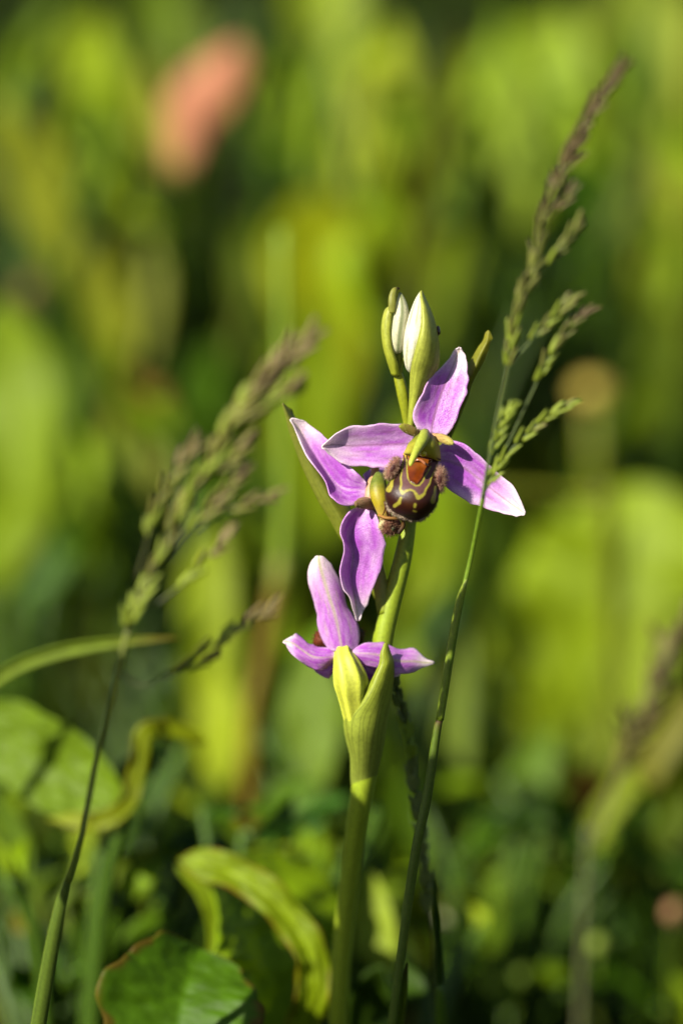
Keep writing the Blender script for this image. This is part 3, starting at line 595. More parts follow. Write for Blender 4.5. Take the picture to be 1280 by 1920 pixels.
def build_panicles():
    gy = lin(178, 196, 60, 0.5); gr = lin(145, 165, 55, 0.48); pu = lin(160, 145, 85, 0.46); dk = lin(125, 100, 76, 0.44); st = lin(205, 195, 130, 0.35)
    S_ = [spikelet_mesh('sp_a', gy, gr, 4.2, 0.72, 5, 1), spikelet_mesh('sp_b', gr, pu, 4.2, 0.72, 5, 2), spikelet_mesh('sp_c', gr, dk, 4.2, 0.72, 5, 3), spikelet_mesh('sp_d', pu, dk, 4.2, 0.7, 5, 4), spikelet_mesh('sp_e', dk, pu, 4.0, .7, 5, 5)]
    rng = np.random.default_rng(5)
    grp = 'flowering grasses'
    # --- the sharp grass crossing the right sepal
    t = thing('flowering_grass', 'grass with a slim upright panicle crossing in front of the orchid petals', 'grass', ground_at(722, 1990, 12), grp)
    q = np.array(t['_o'])
    tube('culm', [(913, 880, -13.4, 3.2), (905, 933, -12.6, 4.2), (899, 965, -11, 4.6), (884, 1040, -7, 4.8), (868, 1110, -5.5, 5.0), (840, 1255, -3.5, 5.2), (826, 1345, -2, 5.5)], flatcol(lin(125, 160, 40, 0.42), lin(130, 160, 35, 0.42)), M_STEM, t, k=50)
    def sheath(u, th):
        c = mixc(np.broadcast_to(lin(165, 185, 60, 0.42), (len(u), 3)), np.broadcast_to(lin(140, 165, 40, 0.42), (len(u), 3)), u); return c * (1 + 0.12 * np.cos(9 * th))[:, None]
    tube('leaf_sheath', [(874, 1086, -6.2, 2.0), (870, 1100, -6, 5.5), (861, 1130, -5.2, 7.6), (846, 1210, -4, 7.8), (835, 1280, -3, 7.8), (824, 1350, -2, 7.4)], sheath, M_STEM, t, k=40, flat=0.9)
    def lower(u, th):
        c = mixc(np.broadcast_to(lin(120, 80, 55, 0.4), (len(u), 3)), np.broadcast_to(lin(105, 130, 35, 0.40), (len(u), 3)), smooth(0.0, 0.16, u)); return c * (1 + 0.14 * np.cos(8 * th))[:, None]
    e = P(735, 1920, 9)
    tube('lower_culm', [(825, 1345, -2, 6.0), (818, 1375, -1.5, 7.6), (800, 1495, 0.5, 9), (782, 1580, 2, 9.2), (766, 1680, 4, 9.2), (752, 1785, 6, 8.8), (735, 1920, 9, 8.5), (728, 1990, 11, 8.5)], lower, M_STEM, t, k=50)
    tube('culm_base', [(*P(729, 1980, 11), 0.7), (q[0], q[1], q[2] + 20, 0.75), (q[0], q[1], -8, 0.8)], flatcol(lin(90, 110, 35, 0.4)), M_STEM, t, world=True)
    add_leaf(t, [(762, 1806, 7), (757, 1850, 8), (748, 1930, 10), (742, 2000, 12)], 8, G(95, 110, 45), prof='blade', fold=0.4, twist=0.2, name='blade', mat=M_BLADE, tip=G(75, 60, 55), stalk=False)
    def dz(p): return [z6(x, y, -13 - (1860 - y) * 0.0145) for x, y, d in p]
    ax = dz([(100, 1860, -11), (118, 1740, -9), (155, 1540, -10), (192, 1370, -11), (222, 1200, -12), (255, 1040, -13), (310, 900, -14), (372, 640, -15.5), (450, 440, -17), (520, 300, -18), (600, 170, -19), (672, 62, -20)])
    tube('panicle_axis', [(*p, r) for p, r in zip(ax, [3.5, 3.3, 3.2, 3, 2.8, 2.6, 2.4, 2.2, 2, 1.7, 1.4, 1])], flatcol(lin(110, 135, 70, 0.4), lin(110, 90, 75, 0.4)), M_STEM, t, k=60, n=8)
    spike_along(t, ax, 0.29, 1.0, S_, rng, 0.24, 1.0, lambda f: 0.05 + 1.05 * max(0, f - 0.2) ** 0.9)
    spike_along(t, ax, 0.45, 1.5, S_, rng, 0.42, 0.9, lambda f: 0.05 + 1.05 * max(0, f - 0.2) ** 0.9, end=0.93)
    for path, s0, pk in [([(170, 1710, -10), (240, 1560, -11), (310, 1410, -12), (390, 1250, -13), (460, 1150, -13.5), (525, 1085, -14)], 0.5, lambda f: (f - 0.5) * 1.6),
                         ([(150, 1760, -10), (200, 1680, -10.5), (300, 1580, -11), (390, 1510, -11.5), (455, 1476, -12)], 0.35, lambda f: 0.12),
                         ([(105, 1840, -9), (140, 1780, -9.5), (185, 1700, -10), (205, 1680, -10)], 0.15, lambda f: 0.05),
                         ([(125, 1720, -9), (150, 1640, -9.5), (180, 1560, -10), (210, 1505, -10)], 0.15, lambda f: 0.05),
                         ([(222, 1300, -12), (280, 1225, -12.5), (360, 1140, -13), (455, 1045, -13.5)], 0.35, lambda f: 0.1 + 0.4 * (f - 0.35)),
                         ([(290, 950, -13.5), (365, 890, -14), (430, 810, -14.5), (485, 735, -15)], 0.35, lambda f: 0.35),
                         ([(360, 700, -15), (420, 640, -15.4), (450, 590, -15.6)], 0.3, lambda f: 0.6),
                         ([(420, 520, -16.4), (480, 450, -16.8), (505, 390, -17)], 0.3, lambda f: 0.75)]:
        pth = dz(path)
        tube('branch', [(*p, r) for p, r in zip(pth, np.linspace(2.2, 1.0, len(pth)))], flatcol(lin(115, 135, 80, 0.4)), M_STEM, t, n=6, k=20)
        spike_along(t, pth, s0, 1.1, S_, rng, 0.28, 0.95, pk)
    # --- the loose blurred panicle on the left, nearer to the camera
    t = thing('flowering_grass', 'grass with a loose spreading brownish panicle leaning over the curled leaf', 'grass', ground_at(60, 2000, 0), grp)
    q = np.array(t['_o'])
    S2 = [spikelet_mesh('sp_f', gy, gr, 5.2, 0.95, 5, 6), spikelet_mesh('sp_g', lin(175, 182, 70, .46), lin(150, 135, 75, .44), 5.2, 0.95, 5, 7), spikelet_mesh('sp_h', lin(165, 155, 80, 0.46), lin(150, 118, 90, 0.42), 5.2, 0.95, 5, 8)]
    tube('culm', [(240, 1183, -33, 5.0), (215, 1285, -29, 5), (178, 1440, -21, 5.5), (155, 1560, -18, 6), (128, 1650, -14, 8)], flatcol(lin(150, 160, 80, 0.5), lin(120, 140, 45, 0.5)), M_STEM, t, k=40)
    tube('leaf_sheath', [(132, 1625, -15, 3), (122, 1670, -13.5, 9), (105, 1740, -11, 13), (85, 1850, -7, 15), (70, 1940, -4, 15), (60, 2010, -2, 14)], lambda u, th: np.broadcast_to(lin(105, 130, 40, 0.4), (len(u), 3)) * (1 + 0.18 * np.cos(7 * th))[:, None], M_STEM, t, k=30, flat=0.7)
    tube('culm_base', [(*P(62, 2000, -2.2), 1.0), (q[0], q[1], q[2] + 15, 1.0), (q[0], q[1], -8, 1.0)], flatcol(lin(90, 110, 35, 0.4)), M_STEM, t, world=True)
    def dz7(p, d0=-34): return [z7(x, y, d0 - (1500 - y) * 0.008) for x, y in p]
    ax = dz7([(105, 1560), (140, 1440), (230, 1250), (330, 1050), (420, 850), (520, 700), (640, 500), (760, 350), (880, 220), (1010, 85)])
    tube('panicle_axis', [(*p, r) for p, r in zip(ax, np.linspace(4, 1.5, len(ax)))], flatcol(lin(100, 100, 60, 0.4)), M_STEM, t, k=50, n=8)
    pk = lambda f: 0.1 + 0.75 * f
    spike_along(t, ax, 0.0, 1.6, S2, rng, 0.26, 1.0, pk)
    for path, s0, stp in [([(150, 1290), (200, 1110), (250, 930), (340, 760), (420, 650)], 0.3, 1.9), ([(300, 1180), (380, 1080), (470, 990), (560, 880), (670, 780)], 0.3, 1.9),
                     ([(440, 1060), (540, 990), (660, 930), (820, 870)], 0.3, 2.0), ([(250, 1420), (330, 1360), (400, 1300), (480, 1200), (565, 1120)], 0.3, 2.0),
                     ([(560, 640), (650, 540), (780, 430), (920, 350)], 0.25, 1.6), ([(500, 720), (580, 560), (680, 400), (800, 260), (900, 140)], 0.2, 1.5),
                     ([(440, 830), (520, 780), (600, 700), (680, 630)], 0.2, 1.6), ([(540, 660), (640, 480), (760, 330), (870, 230)], 0.2, 1.7),
                     ([(60, 1760), (180, 1830), (300, 1760), (430, 1680), (560, 1600), (680, 1520), (800, 1455)], 0.5, 2.2), ([(280, 1800), (380, 1745), (480, 1705)], 0.3, 2.0)]:
        pth = dz7(path)
        tube('branch', [(*p, r) for p, r in zip(pth, np.linspace(2.4, 1.2, len(pth)))], flatcol(lin(95, 100, 60, 0.4)), M_STEM, t, n=6, k=20)
        spike_along(t, pth, s0, stp * 1.0, S2, rng, 0.24, 0.95, pk)
    # --- the dark narrow spike behind the bract
    t = thing('flowering_grass', 'grass with a narrow dark spike hanging close beside the orchid stem', 'grass', ground_at(826, 1990, 40), grp)
    q = np.array(t['_o'])
    S3 = [spikelet_mesh('sp_i', lin(145, 165, 75, 0.55), lin(110, 122, 75, 0.5), 4.2, 0.9, 5, 9), spikelet_mesh('sp_j', lin(160, 190, 40, 0.5), lin(150, 175, 60, 0.5), 4.2, 0.9, 5, 10)]
    pth = [z8(x, y, 9 + (y - 100) * 0.014) for x, y in [(740, 1500), (712, 1330), (690, 1150), (676, 980), (655, 780), (625, 600), (608, 440), (575, 260), (535, 110), (522, 50)]]
    tube('spike_axis', [(*p, 3) for p in pth], flatcol(lin(80, 95, 45, 0.4)), M_STEM, t, n=8, k=40)
    spike_along(t, pth, 0.12, 1.1, S3, rng, 0.2, 1.0, lambda f: 0.95 if 0.68 < f < 0.80 else 0.0)
    tube('culm', [(*P(*z8(740, 1500, 28.6)), 0.35), (*P(815, 1850, 36), 0.5), (q[0], q[1], q[2] + 30, 0.6), (q[0], q[1], -8, 0.7)], flatcol(lin(80, 100, 40, 0.4)), M_STEM, t, world=True)
    # --- the distant purplish panicle at the right
    t = thing('flowering_grass', 'grass with a blurred purplish panicle beside the broad rounded leaf', 'grass', ground_at(1085, 1640, 92), grp)
    q = np.array(t['_o'])
    pth = [(1110, 1580, 90), (1160, 1450, 86), (1200, 1350, 82), (1235, 1260, 78), (1290, 1150, 74)]
    tube('panicle_axis', [(*p, 4) for p in pth], flatcol(lin(110, 100, 80, 0.4)), M_STEM, t, n=8, k=30)
    spike_along(t, pth, 0.25, 1.5, [S2[1], S_[3]], rng, 0.4, 1.2)
    for a, b in [((1165, 1440), (1175, 1340)), ((1185, 1390), (1245, 1290)), ((1215, 1310), (1230, 1200)), ((1170, 1420), (1220, 1340))]:
        pb = [(a[0], a[1], 85), ((a[0] + b[0]) / 2 + 4, (a[1] + b[1]) / 2, 83), (b[0], b[1], 80)]
        tube('branch', [(*p, 2.2) for p in pb], flatcol(lin(110, 100, 80, 0.4)), M_STEM, t, n=6, k=10)
        spike_along(t, pb, 0.1, 1.7, [S2[1], S_[3]], rng, 0.4, 1.1)
    tube('culm', [(*P(1110, 1580, 90), 0.5), (*P(1098, 1620, 91), 0.6), (q[0], q[1], -8, 0.8)], flatcol(lin(120, 125, 80, 0.4)), M_STEM, t, world=True)
build_panicles()

# ------------------------------------------------------------------ the bee orchid
PK = 0.86
PUR = lin(188, 106, 202, PK); VIV = lin(162, 58, 186, PK); PALE = lin(236, 204, 230, PK); WHT = lin(247, 234, 230, PK); RIBC = lin(140, 92, 118, PK); GRN = lin(190, 190, 130, PK)

def sepal_col(tipw=0.72, edgew=0.8, viv=0.6, rib=0.5, back=False, seed=0.0, pale=0.0):
    def f(u, v, A):
        n = vnoise(u * 5 + seed, v * 4 + seed * 2); n2 = 0.5 * vnoise(u * 5 + seed + 9, v * 22 + 5) + 0.5 * vnoise(u * 22 + seed, v * 14 + 3)
        base = mixc(np.broadcast_to(PUR, u.shape + (3,)), VIV, np.clip(1.4 * viv * smooth(0.65, 0.1, np.abs(np.abs(v) - 0.35)) * smooth(0.75, 0.25, u) * (0.5 + n), 0, 1))
        base = mixc(base, PALE, np.clip(pale + 0.70 * (n2 - 0.32) + 0.45 * (n - 0.4), 0, 0.85))
        e = smooth(edgew - 0.15, 1.0, np.abs(v)); base = mixc(base, PALE, np.clip(e * (0.0 + 0.75 * vnoise(u * 9 + seed * 3, np.sign(v) * 3 + 7)), 0, 1))
        tw = smooth(tipw - 0.28, 0.96, u + 0.12 * (n - 0.5) + 0.06 * np.abs(v)); base = mixc(base, WHT, tw * 0.82)
        base = mixc(base, PALE, smooth(0.12, 0.0, u) * 0.5)
        mr = smooth(0.07, 0.0, np.abs(v)); base = mixc(base, RIBC if not back else GRN, mr * rib)
        for vv in (0.38, -0.38, 0.68, -0.68):
            base = mixc(base, RIBC if not back else GRN, smooth(0.035, 0.0, np.abs(v - vv * (1 - 0.5 * u))) * rib * 0.75)
        if tipw < 1: base = mixc(base, GRN, smooth(0.25, 0.0, np.abs(v)) * smooth(0.62, 0.95, u) * 0.8)
        if back:
            base = mixc(base, GRN, smooth(0.22, 0.0, np.abs(v)) * 0.55 * smooth(0, .5, u))
        return base
    return f

def rows(z, data, fk=1.0):
    """data: (Lx, Ly, Ld, Mx, My, Md, Rx, Ry, Rd)"""
    return [(z(a, b, c), z(d, e, (c + i) / 2 + fk * (f - (c + i) / 2)), z(g, h, i)) for a, b, c, d, e, f, g, h, i in data]

def build_orchid():
    base = ground_at(628, 2100, 32)
    T = thing('bee_orchid', 'flowering bee orchid with lilac flowers and two closed buds', 'orchid', base)
    OG = lin(135, 150, 25, 0.60); OGl = lin(165, 175, 45, 0.60); OGd = lin(105, 125, 30, 0.56)
    def stemcol(u, th): return np.broadcast_to(lin(138, 156, 34, 0.72), (len(u), 3)) * (1 + 0.10 * np.cos(5 * th) + 0.05 * np.cos(11 * th))[:, None]
    # main stem from the ground up to the buds
    q = np.array(T['_o'])
    tube('stem', [(634, 1990, 29, 18), (635, 1880, 25, 18), (645, 1740, 20, 18.5), (661, 1604, 14.5, 19.5), (679, 1483, 9.5, 21.5), (697, 1380, 7.5, 21), (709, 1290, 6.5, 20), (718, 1200, 5.5, 19.5), (734, 1130, 5, 18.5), (752, 1060, 4.5, 17), (763, 1000, 4.3, 15), (770, 930, 4.5, 13), (768, 860, 4.5, 11), (766, 800, 4, 10)], stemcol, M_STEM, T, k=90, n=20)
    tube('stem_base', [(*P(634, 1975, 28.4), 1.5), (q[0], q[1], q[2] + 35, 1.6), (q[0], q[1], -8, 1.8)], flatcol(lin(110, 130, 30, 0.56)), M_STEM, T, world=True)
    # ---------------- flower one: faces the camera
    fl = tube('flower', [(757, 1010, 4.8, 9), (775, 950, 4.5, 12), (785, 900, 3.5, 13), (788, 850, 2.2, 13), (786, 826, 1.0, 12)], flatcol(OG, OGl), M_STEM, T)
    fl['label'] = 'open flower facing forward with dark patterned lip'
    sheet('sepal', rows(z3, [(500, 1400, .3, 630, 1440, .4, 765, 1470, .3), (465, 1280, -.2, 645, 1330, 1.4, 865, 1330, .0), (490, 1170, -.4, 680, 1200, 1.9, 912, 1180, .1), (545, 1050, -.3, 722, 1070, 2.3, 950, 1050, .4), (605, 930, .2, 768, 960, 2.5, 982, 960, .7), (690, 855, 1.3, 815, 860, 2.4, 970, 880, 1.1), (780, 760, 1.8, 852, 765, 2.3, 950, 780, 1.4), (845, 675, 1.9, 882, 685, 2.1, 930, 693, 1.6), (884, 648, 1.4, 893, 645, 1.5, 903, 650, 1.4)], 0.62),
          sepal_col(0.74, 0.84, 0.75, 0.75, seed=1.3), M_PETAL, fl, power=1.35, wave=0.12, wn=2)
    sheet('sepal', rows(z4, [(1150, 300, .6, 1165, 390, .8, 1150, 520, .6), (1060, 238, -.3, 1075, 402, 1.2, 1070, 590, .1), (960, 236, -.6, 955, 405, 1.5, 960, 604, 0), (850, 240, -.7, 850, 409, 1.6, 850, 604, -.2), (770, 254, -.7, 750, 413, 1.7, 750, 592, -.3), (650, 258, -.8, 650, 419, 1.6, 660, 578, -.4), (560, 302, -1, 560, 412, 1.2, 570, 548, -.7), (480, 355, -1.3, 478, 410, .3, 490, 495, -1.1), (428, 398, -1.6, 425, 420, -.8, 436, 455, -1.5), (407, 424, -1.6, 405, 432, -1.5, 411, 442, -1.6)], 0.62),
          sepal_col(0.68, 0.85, 0.6, 0.65, seed=4.1, pale=0.12), M_PETAL, fl, power=1.3, wave=0.15, wn=2.5)
    sheet('sepal', rows(z1, [(735, 660, .8, 720, 740, 1, 735, 840, .8), (800, 634, .2, 790, 745, 1.2, 790, 900, .3), (880, 650, -.2, 860, 770, 1.5, 860, 952, 0), (955, 702, -.4, 940, 825, 1.5, 930, 985, -.3), (1030, 768, -.6, 1015, 885, 1.2, 1000, 1006, -.5), (1105, 832, -.9, 1090, 945, .6, 1080, 1030, -.9), (1165, 890, -1.2, 1150, 990, -.2, 1145, 1048, -1.2), (1205, 965, -1.5, 1200, 1025, -1, 1195, 1056, -1.5), (1232, 1035, -1.6, 1232, 1046, -1.5, 1225, 1056, -1.6)], 0.62),
          sepal_col(0.72, 0.86, 0.6, 0.65, seed=7.7, pale=0.05), M_PETAL, fl, power=1.4, wave=0.15, wn=2)
    # small fuzzy petals
    def fuzzy(name, pts, c1, c2, n, seedd, par, hl=0.35, hc=lin(225, 210, 150, 0.5)):
        o = tube(name, pts, flatcol(c1, c2), M_FUZZ, par, n=14, k=22, flat=0.65)
        me = o.data; vv = np.array([v.co[:] for v in me.vertices]) / MM + np.array(par['_o']); nn = np.array([v.normal[:] for v in me.vertices])
        idx = np.random.default_rng(seedd).choice(len(vv), n)
        hairs(name + '_hair', vv[idx] + RNG.normal(0, 0.05, (n, 3)), nn[idx] + RNG.normal(0, 0.25, (n, 3)), hl * RNG.uniform(0.5, 1.2, n), 0.034, [hc] * n, par)
    s2 = 170 / 1280
    fuzzy('petal', [(*z2(720, 225, -.5), 30 * s2), (*z2(650, 225, -1.2), 62 * s2), (*z2(560, 185, -1.8), 68 * s2), (*z2(490, 155, -2.3), 52 * s2), (*z2(440, 145, -2.6), 22 * s2)], lin(190, 140, 90, 0.56), lin(160, 165, 45, 0.56), 420, 1, fl)
    fuzzy('petal', [(*z2(900, 270, -.5), 30 * s2), (*z2(980, 300, -1.2), 58 * s2), (*z2(1070, 325, -2), 62 * s2), (*z2(1150, 365, -2.6), 52 * s2), (*z2(1200, 390, -3), 20 * s2)], lin(205, 150, 110, 0.60), lin(190, 185, 75, 0.6), 600, 2, fl)
    # column hood and beak
    YG = lin(186, 182, 50, 0.60); YG2 = lin(220, 205, 90, 0.66)
    def hood(u, v, A):
        c = mixc(np.broadcast_to(lin(140, 150, 55, 0.60), u.shape + (3,)), YG, smooth(0.1, 0.5, u)); c = mixc(c, YG2, smooth(0.55, 1, np.abs(v)) * smooth(0.3, 0.8, u))
        ln = smooth(0.06, 0.02, np.abs(u - 0.78 - 0.10 * np.abs(v))) * smooth(0.72, 0.85, np.abs(v)) 
        return mixc(c, lin(70, 30, 10, 0.5), ln)
    sheet('column', rows(z2, [(760, 235, -.6, 800, 208, -1.2, 850, 235, -.6), (670, 300, -1.4, 795, 270, -3.6, 925, 300, -1.4), (580, 390, -1.8, 785, 380, -4.8, 985, 410, -1.8), (545, 460, -2, 775, 470, -4.7, 1000, 500, -2), (515, 520, -2.0, 770, 530, -4.2, 1012, 590, -2.0), (520, 548, -1.6, 768, 550, -3.4, 1008, 640, -1.6)]), hood, M_BRACT, fl, mode='dome', thick=0.3, nu=30, nv=25)
    tube('beak', [(*z2(800, 240, -2.4), 70 * s2), (*z2(780, 320, -4.2), 84 * s2), (*z2(735, 400, -5.4), 74 * s2), (*z2(685, 490, -6.4), 58 * s2), (*z2(635, 590, -7.2), 46 * s2), (*z2(605, 660, -7.7), 36 * s2), (*z2(590, 705, -8), 12 * s2)], flatcol(lin(150, 160, 60, 0.60), lin(182, 192, 60, 0.62)), M_STEM, fl, k=34, n=16)
    blob('pollen_lump', z2(775, 535, -5.4), (.55, .45, .4), lambda n: np.broadcast_to(lin(225, 200, 30, 0.5), n.shape), M_GLOSS, fl, nu=10, nv=12)
    # lip: a domed shield with its own colouring
    L = [(495, 520, -2.2, 745, 560, -2.6, 1005, 600, -2.2), (475, 640, -2.8, 735, 680, -4.0, 985, 690, -2.8), (405, 760, -3.3, 718, 800, -5.4, 995, 800, -3.3), (330, 880, -3.5, 700, 920, -6.6, 1003, 920, -3.5), (265, 990, -3.7, 680, 1020, -7.5, 1003, 1040, -3.7), (238, 1090, -3.8, 660, 1120, -8.0, 990, 1140, -3.8), (250, 1190, -3.7, 650, 1220, -8.1, 967, 1220, -3.7), (290, 1290, -3.5, 650, 1310, -7.6, 922, 1310, -3.5), (370, 1372, -3.2, 652, 1390, -6.5, 852, 1385, -3.2), (500, 1428, -2.8, 656, 1445, -5, 780, 1442, -2.8), (610, 1462, -2.6, 660, 1470, -3.2, 712, 1465, -2.6)]
    def segd(X, Y, pl, ws):
        best = np.full(X.shape, 9e9)
        for (a, wa), (b, wb) in zip(zip(pl[:-1], ws[:-1]), zip(pl[1:], ws[1:])):
            dx, dy = b[0] - a[0], b[1] - a[1]; t = np.clip(((X - a[0]) * dx + (Y - a[1]) * dy) / (dx * dx + dy * dy), 0, 1)
            dd = np.hypot(X - a[0] - t * dx, Y - a[1] - t * dy) - (wa + (wb - wa) * t)
            best = np.minimum(best, dd)
        return best
    def inpoly(X, Y, pl):
        r = np.zeros(X.shape, bool); n = len(pl)
        for i in range(n):
            (x1, y1), (x2, y2) = pl[i], pl[i - 1]
            if y1 == y2: continue
            c = (y1 > Y) != (y2 > Y); r ^= c & (X < (x2 - x1) * (Y - y1) / (y2 - y1) + x1)
        return r
    outer = [(492, 560), (490, 680), (475, 780), (460, 870), (466, 960), (450, 1030), (482, 1085), (530, 1060), (590, 1042), (645, 1060), (680, 1110), (705, 1155), (745, 1135), (790, 1100), (815, 1030), (868, 950), (888, 870), (930, 790), (960, 730), (985, 660)]
    inner = [(540, 590), (545, 700), (550, 800), (562, 880), (605, 950), (670, 985), (722, 978), (770, 920), (800, 850), (850, 770), (882, 715)]
    spec = [(566, 560), (566, 800), (582, 880), (622, 940), (680, 965), (730, 945), (778, 860), (838, 745), (880, 690), (920, 560)]
    YEL = lin(176, 166, 56, 0.46); DKB = lin(60, 23, 13, 0.44); CHO = lin(74, 36, 12, 0.44); VEL = lin(112, 72, 72, 0.44); ORG = lin(150, 70, 14, 0.42)
    def lipc(u, v, A):
        X = (A[..., 0] - 690) * 1280 / 170; Y = (A[..., 1] - 780) * 1280 / 170
        wob = 14 * (vnoise(X / 60, Y / 60) - 0.5)
        c = np.broadcast_to(DKB, X.shape + (3,)).copy()
        c = mixc(c, CHO, smooth(140, 60, np.hypot(X - 585, (Y - 1170) * 0.8)))
        inn = inpoly(X, Y, outer); c[inn] = VEL
        do = segd(X, Y, outer, [8, 8, 9, 10, 12, 15, 24, 15, 12, 12, 19, 28, 24, 15, 12, 11, 10, 9, 8, 6]) + wob * 0.5
        di = segd(X, Y, inner, [7, 7, 8, 9, 9, 9, 10, 9, 9, 8, 7]) + wob * 0.3
        for d in (do, di): c = mixc(c, YEL, smooth(8, -5, d))
        ind = inpoly(X, Y, spec); o2 = mixc(np.broadcast_to(ORG, X.shape + (3,)), lin(120, 45, 8, 0.5), smooth(640, 950, Y + 40 * (vnoise(X / 45, Y / 45) - .5)))
        c = np.where((ind & (di > 0))[..., None], o2, c)
        for pl, ws in [([(378, 825), (335, 915), (322, 985), (288, 1040)], [12, 16, 26, 38]), ([(462, 1155), (435, 1225), (372, 1272)], [14, 24, 22]), ([(662, 1250), (655, 1285)], [18, 16]), ([(640, 1340), (675, 1350)], [12, 10]), ([(950, 1000), (938, 1100), (912, 1205)], [14, 18, 30])]:
            c = mixc(c, YEL, smooth(8, -5, segd(X, Y, pl, ws) + wob * 0.5))
        c = mixc(c, lin(205, 170, 40, 0.5), smooth(610, 560, Y) * (1 - ind))
        for pl in ([(478, 500), (560, 455)], [(500, 560), (510, 640)], [(545, 540), (548, 600)], [(930, 570), (985, 640)], [(960, 640), (975, 720)]):
            c = mixc(c, lin(75, 30, 15, 0.5), smooth(6, -2, segd(X, Y, pl, [9, 9])))
        return c
    lip = sheet('lip', rows(z2, L, 0.72), lipc, M_LIP, fl, nu=190, nv=150, mode='dome', thick=0.0)
    lip['label'] = 'dark brown velvety lip with yellow scrolls'
    # glossy patch at the throat of the lip, a shallow dish
    def specc(u, v, A):
        c = mixc(np.broadcast_to(lin(150, 80, 24, 0.42), u.shape + (3,)), lin(122, 52, 10, 0.42), smooth(0.15, 0.45, u)); return mixc(c, lin(95, 40, 10, 0.42), smooth(0.7, 1.0, u + 0.2 * np.abs(v)))
    sheet('glossy_patch', rows(z2, [(575, 600, -3.1, 735, 590, -3.2, 905, 620, -3.0), (574, 700, -3.95, 720, 690, -3.95, 860, 700, -3.85), (574, 800, -4.8, 700, 790, -4.85, 812, 800, -4.85), (586, 880, -5.45, 690, 880, -5.55, 768, 870, -5.5), (630, 938, -5.95, 684, 945, -6.05, 728, 935, -5.95), (668, 962, -6.15, 684, 964, -6.2, 700, 960, -6.15)]), specc, M_GLOSS, fl, nu=30, nv=17, thick=0.12)
    tube('throat_sheen_rim', [(*z2(640, 650, -3.7), 8 * s2), (*z2(690, 622, -3.9), 16 * s2), (*z2(750, 630, -4.0), 18 * s2), (*z2(810, 680, -4.1), 17 * s2), (*z2(850, 705, -3.9), 8 * s2)], flatcol(lin(190, 120, 80, 0.5)), M_GLOSS, fl, n=10)  # pale ridge along the cavity edge, standing in for its sheen
    # hairy side lobes
    def lobe(c, r, ax, par, n=900, hl=0.75, pal=(lin(232, 190, 158, 0.58), lin(150, 92, 72, 0.45)), core=lin(70, 30, 28, 0.60), keep=None):
        o, W, nn, n0 = blob('side_lobe', c, r, lambda m: mixc(np.broadcast_to(lin(165, 110, 95, 0.56), m.shape), core, smooth(0.72, 0.95, -m[..., 2])), M_FUZZ, par, axis=ax)
        Wf = W.reshape(-1, 3); nf = nn.reshape(-1, 3); loc = n0.reshape(-1, 3)
        ok = np.where((loc[:, 2] < 0.55) & (loc[:, 2] > -0.93))[0]
        wgt = np.sqrt(1 - loc[ok, 2] ** 2); idx = RNG.choice(ok, n, p=wgt / wgt.sum())
        radial = nf[idx] - (nf[idx] @ fwd)[:, None] * fwd
        dirs = nf[idx] * 0.6 + radial * 0.7 + RNG.normal(0, 0.15, (n, 3))
        hairs('lobe_hair', Wf[idx] + RNG.normal(0, 0.09, (n, 3)), dirs, hl * RNG.uniform(0.2, 1.4, n), 0.017, [pal[0] if RNG.random() < 0.65 else pal[1] for _ in range(n)], par)
    lobe(z2(350, 740, -4.0), (0.75, 1.7, 1.1), R(-28), fl, 1700, 0.45)
    lobe(z2(1010, 900, -3.8), (0.7, 1.7, 1.0), R(-4), fl, 1700, 0.6)
    # velvet pile over the shoulders and lower edge of the lip
    vv = np.array([v_.co[:] for v_ in lip.data.vertices]) / MM + np.array(fl['_o']); nn = np.array([v_.normal[:] for v_ in lip.data.vertices])
    lc = np.array([c_.color[:3] for c_ in lip.data.color_attributes['Col'].data]); gu = np.arange(190 * 150) // 150; gv = np.arange(190 * 150) % 150
    rim = np.where(((np.abs(gv - 74.5) > 52) | (gu > 165)) & (gu > 30))[0]; ix = RNG.choice(rim, 2600)
    sg = np.where((nn[ix] @ fwd) > 0, -1.0, 1.0)[:, None]
    hairs('lip_velvet', vv[ix] + RNG.normal(0, 0.03, (2600, 3)), nn[ix] * sg + RNG.normal(0, 0.4, (2600, 3)), 0.2 * RNG.uniform(0.4, 1.2, 2600), 0.012, list(np.clip(lc[ix] * 1.5 + 0.02, 0, 1)), fl)
    # fringe under the lip
    rt = []; dr = []
    edge = cr([z2(*p) for p in [(262, 1200, -3.9), (300, 1310, -3.8), (380, 1378, -3.9), (500, 1432, -3.8), (610, 1462, -3.4), (710, 1465, -3.4), (790, 1440, -3.6), (860, 1385, -3.6), (940, 1290, -3.6), (985, 1160, -3.7)]], 500)
    C = PA(edge); ctr = P(*z2(640, 1150, -4))
    for i in range(1400):
        k = int(RNG.uniform(0, 499)); 
        if RNG.random() > (0.95 if 60 < k < 330 else 0.35): continue
        o = C[k] - ctr; o /= np.linalg.norm(o); rt.append(C[k] - o * 0.12 + RNG.normal(0, 0.06, 3) + fwd * RNG.uniform(-.3, .5)); dr.append(o + RNG.normal(0, 0.3, 3) + np.array([-.2, 0, -0.3]))
    hairs('lip_hair', np.array(rt), np.array(dr), 0.62 * RNG.uniform(0.5, 1.1, len(rt)), 0.03, [lin(240, 215, 185, 0.6) if RNG.random() < .75 else lin(120, 80, 65, 0.60) for _ in rt], fl)

    # ---------------- flower two: turned to the right, seen from its side
    fl = tube('flower', [(722, 1150, 5, 15), (716, 1110, 5, 15), (706, 1065, 4.5, 14), (698, 1010, 3.5, 12), (694, 960, 2.4, 12), (696, 930, 1.5, 12)], flatcol(OG, lin(190, 150, 110, 0.60)), M_STEM, T)
    fl['label'] = 'side facing flower with long folded lilac sepals'
